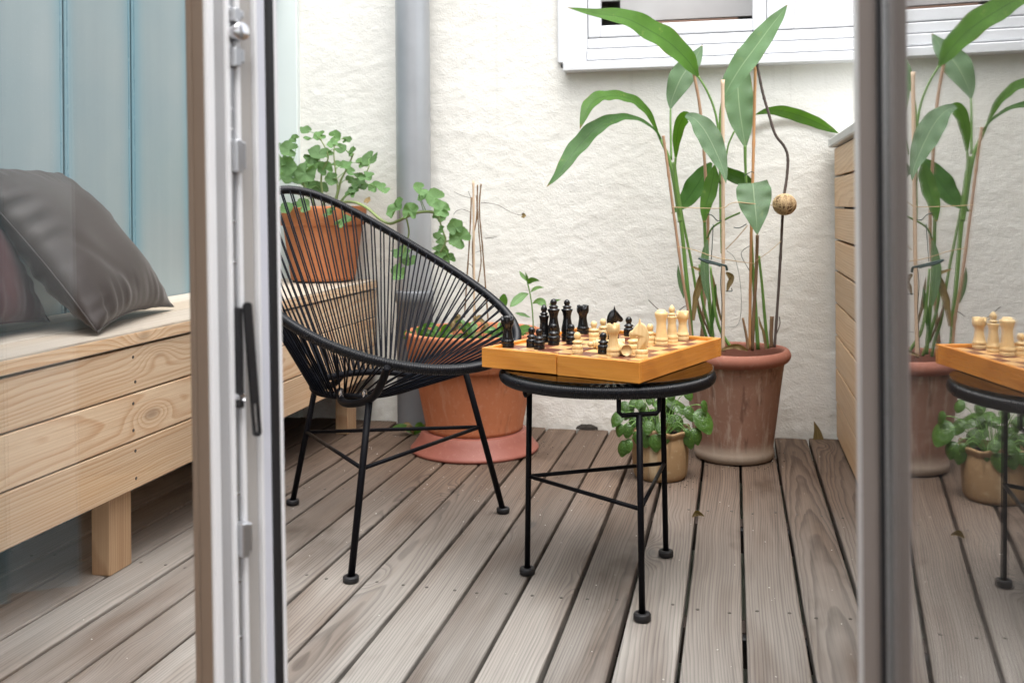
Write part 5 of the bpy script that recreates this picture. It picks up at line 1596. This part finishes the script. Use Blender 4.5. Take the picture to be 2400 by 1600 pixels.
o = obj('dry_flower', mesh('dry_flower', [tuple(v.co) for v in GL[1].vertices], [tuple(f.vertices) for f in GL[1].polygons], MAT['leaf_d'], True), tw, Vector(DATA['pot_twigs'][3][-1]) + Vector((0, 0, -.012)))
o.scale = (.008, .008, .012)
orient(o, (0, -1, .3), 0)

rng = random.Random(4)
sprout_spots = [(-.98, 3.02, 'leafy green sprout at the left edge of the orange pot'), (-.90, 2.98, 'leafy green sprout left of the middle of the orange pot'), (-.80, 3.00, 'bushy green sprout in the middle of the orange pot'), (-.73, 3.06, 'bushy green sprout right of the middle in the orange pot'), (-.68, 3.03, 'small green sprout under the tall shoot in the orange pot'), (-.85, 3.13, 'green sprout behind the others by the canes')]
for (x, y, lb) in sprout_spots:
    b_ = Vector((x, y, OP[2] + .255))
    t = thing('sprout', lb, 'plant', b_, 'sprouts in the orange pot')
    for k in range(11):
        a = rng.uniform(0, 6.28)
        h_ = rng.uniform(.03, .085)
        o_ = rng.uniform(.02, .05)
        d_ = Vector((math.cos(a), math.sin(a), 0))
        p0 = b_ + Vector((0, 0, h_ * .3))
        pts = [p0, p0 + d_ * o_ * .5 + Vector((0, 0, h_ * .6)), p0 + d_ * o_ + Vector((0, 0, h_ * .75)), p0 + d_ * o_ * 1.5 + Vector((0, 0, h_ * .7))]
        V, Fc, uv = blade(pts, [.003, .016, .018, .001], rng.uniform(-.5, .5), 4, 6, fold=.2, ruffle=.05, seed=k)
        obj('leaf', mesh('sprout_leaf', V, Fc, MAT['leaf_b'] if k % 3 else MAT['leaf_h'], True, uv), t)
for k, (x, y) in enumerate(((-.93, 3.04), (-.78, 3.02), (-.76, 3.08))):
    pass
dead = thing('withered_stalks', 'brown withered stalks among the sprouts in the orange pot', 'plant', (-.82, 3.05, OP[2] + .255))
for k in range(9):
    b_ = Vector((-.82 + rng.uniform(-.09, .07), 3.03 + rng.uniform(-.03, .08), OP[2] + .255))
    tip = b_ + Vector((rng.uniform(-.03, .03), rng.uniform(-.03, .03), rng.uniform(.06, .12)))
    obj('stalk', mesh('stalk', *tube(catmull([b_, b_.lerp(tip, .5) + Vector((.008, 0, 0)), tip], 4), .0012, 5), MAT['drystem'], True), dead)
    V, Fc, uv = blade([tip, tip + Vector((rng.uniform(-.015, .015), -.008, -.01)), tip + Vector((rng.uniform(-.03, .03), -.01, -.028))], [.002, .016, .002], 0., 4, 5, fold=.5, ruffle=.15, seed=k)
    obj('leaf', mesh('dead_leaf', V, Fc, MAT['leaf_d'], True, uv), dead)

# ------------------------------------------------------------------ small things on the deck
w = thing('weed', 'small yellow green weed growing between boards by the downpipe', 'plant', (-1.07, 3.24, 0))
for k in range(6):
    a = k * 1.05 + .3
    d_ = Vector((math.cos(a) * .085, math.sin(a) * .045, 0))
    p0 = Vector((-1.07, 3.24, .004))
    V, Fc, uv = blade([p0, p0 + d_ * .5 + Vector((0, 0, .025)), p0 + d_ + Vector((0, 0, .018))], [.006, .024, .002], .3, 5, 6, fold=.3, ruffle=.08, seed=k)
    obj('leaf', mesh('weed_leaf', V, Fc, MAT['leaf_b'] if k % 2 else MAT['leaf_d'], True, uv), w)


def crumpled(name, label, p, size, mat, seed, cat='dry leaf'):
    p = Vector(p)
    V, Fc, uv = blade([p, p + Vector((size * .45, .004, size * .35)), p + Vector((size, 0, size * .12))], [size * .1, size * .5, size * .05], .6, 6, 6, fold=.6, ruffle=.12, seed=seed)
    o = obj(name, mesh(name, V, Fc, mat, True, uv))
    tag(o, label, cat)


crumpled('fallen_leaf', 'orange dry leaf stuck in the gap between two deck boards', (-.108, 2.52, .001), .03, MAT['leaf_d'], 1.)
V, Fc, uv = blade([(.266, 3.425, .001), (.262, 3.424, .03), (.252, 3.42, .062)], [.036, .022, .001], 0., 5, 6, fold=.5, seed=2)
tag(obj('fallen_leaf', mesh('pointed_leaf', V, Fc, MAT['leaf_d'], True, uv)), 'pointed dry leaf standing against the wall by the fence', 'dry leaf')
tuft = thing('dark_moss', 'dark tuft of moss at the foot of the stucco wall', 'moss', (-.505, 3.435, .001))
V, Fc = lathe([(.032, 0), (.030, .008), (.020, .015), (0, .018)], 20, lambda a, r, z: (.006 * noise.noise(Vector((a * 4, z * 200, 1))), .005 * noise.noise(Vector((a * 5, z * 100, 5)))))
o = obj('clump', mesh('moss_clump', V, Fc, plain('dark_moss', (.03, .025, .02), .95, bump=1., bscale=300)), tuft, (-.505, 3.435, .001))
o.scale = (1.2, .35, 1.)

# crumbs of paint and grit on the boards: nobody could count them
V, Fc = [], []
rg_ = random.Random(21)
for k in range(230):
    x = rg_.uniform(-1.25, .30)
    y = rg_.uniform(max(1.4, fac_y(x) + .2), 3.4)
    if rg_.random() < .35:
        x, y = rg_.gauss(-.75, .25), rg_.gauss(2.75, .2)
    fpos = ((x - .233) / STEP) % 1
    if fpos < .09 or fpos > .91 or y > 3.42 or x > .31:
        continue
    s_ = rg_.uniform(.0008, .0026)
    a = rg_.uniform(0, 6.28)
    b0 = len(V)
    for q in range(4):
        V.append((x + s_ * math.cos(a + q * 1.57) * (1 if q % 2 else .6), y + s_ * math.sin(a + q * 1.57), .0026))
    V.append((x, y, .0026 + s_ * .6))
    Fc += [(b0, b0 + 1, b0 + 4), (b0 + 1, b0 + 2, b0 + 4), (b0 + 2, b0 + 3, b0 + 4), (b0 + 3, b0, b0 + 4)]
o = obj('grit', mesh('grit', V, Fc, plain('pale_grit', (.62, .60, .55), .8)))
o['kind'] = 'stuff'
o['label'] = 'pale specks of grit strewn over the deck boards'
o['category'] = 'grit'

# spilt soil round the pots
V, Fc = [], []
for k in range(260):
    cx, cy, rr_ = ((WP[0], WP[1], .125), (SP[0], SP[1], .082), (-.82, 3.10, .208))[k % 3]
    a = rg_.uniform(0, 6.28)
    r_ = rr_ + abs(rg_.gauss(0, .028)) + .003
    x, y = cx + r_ * math.cos(a), cy + r_ * math.sin(a)
    fpos = ((x - .233) / STEP) % 1
    if fpos < .08 or fpos > .92 or y > 3.42 or x > .31:
        continue
    s_ = rg_.uniform(.0008, .0030)
    b0 = len(V)
    for q in range(5):
        V.append((x + s_ * math.cos(a + q * 1.257) * rg_.uniform(.6, 1), y + s_ * math.sin(a + q * 1.257) * rg_.uniform(.6, 1), .0024))
    V.append((x, y, .0024 + s_ * .7))
    Fc += [(b0 + q, b0 + (q + 1) % 5, b0 + 5) for q in range(5)]
o = obj('soil_crumbs', mesh('soil_crumbs', V, Fc, MAT['soil']))
o['kind'] = 'stuff'
o['label'] = 'dark crumbs of spilt soil on the boards round the pots'
o['category'] = 'soil'
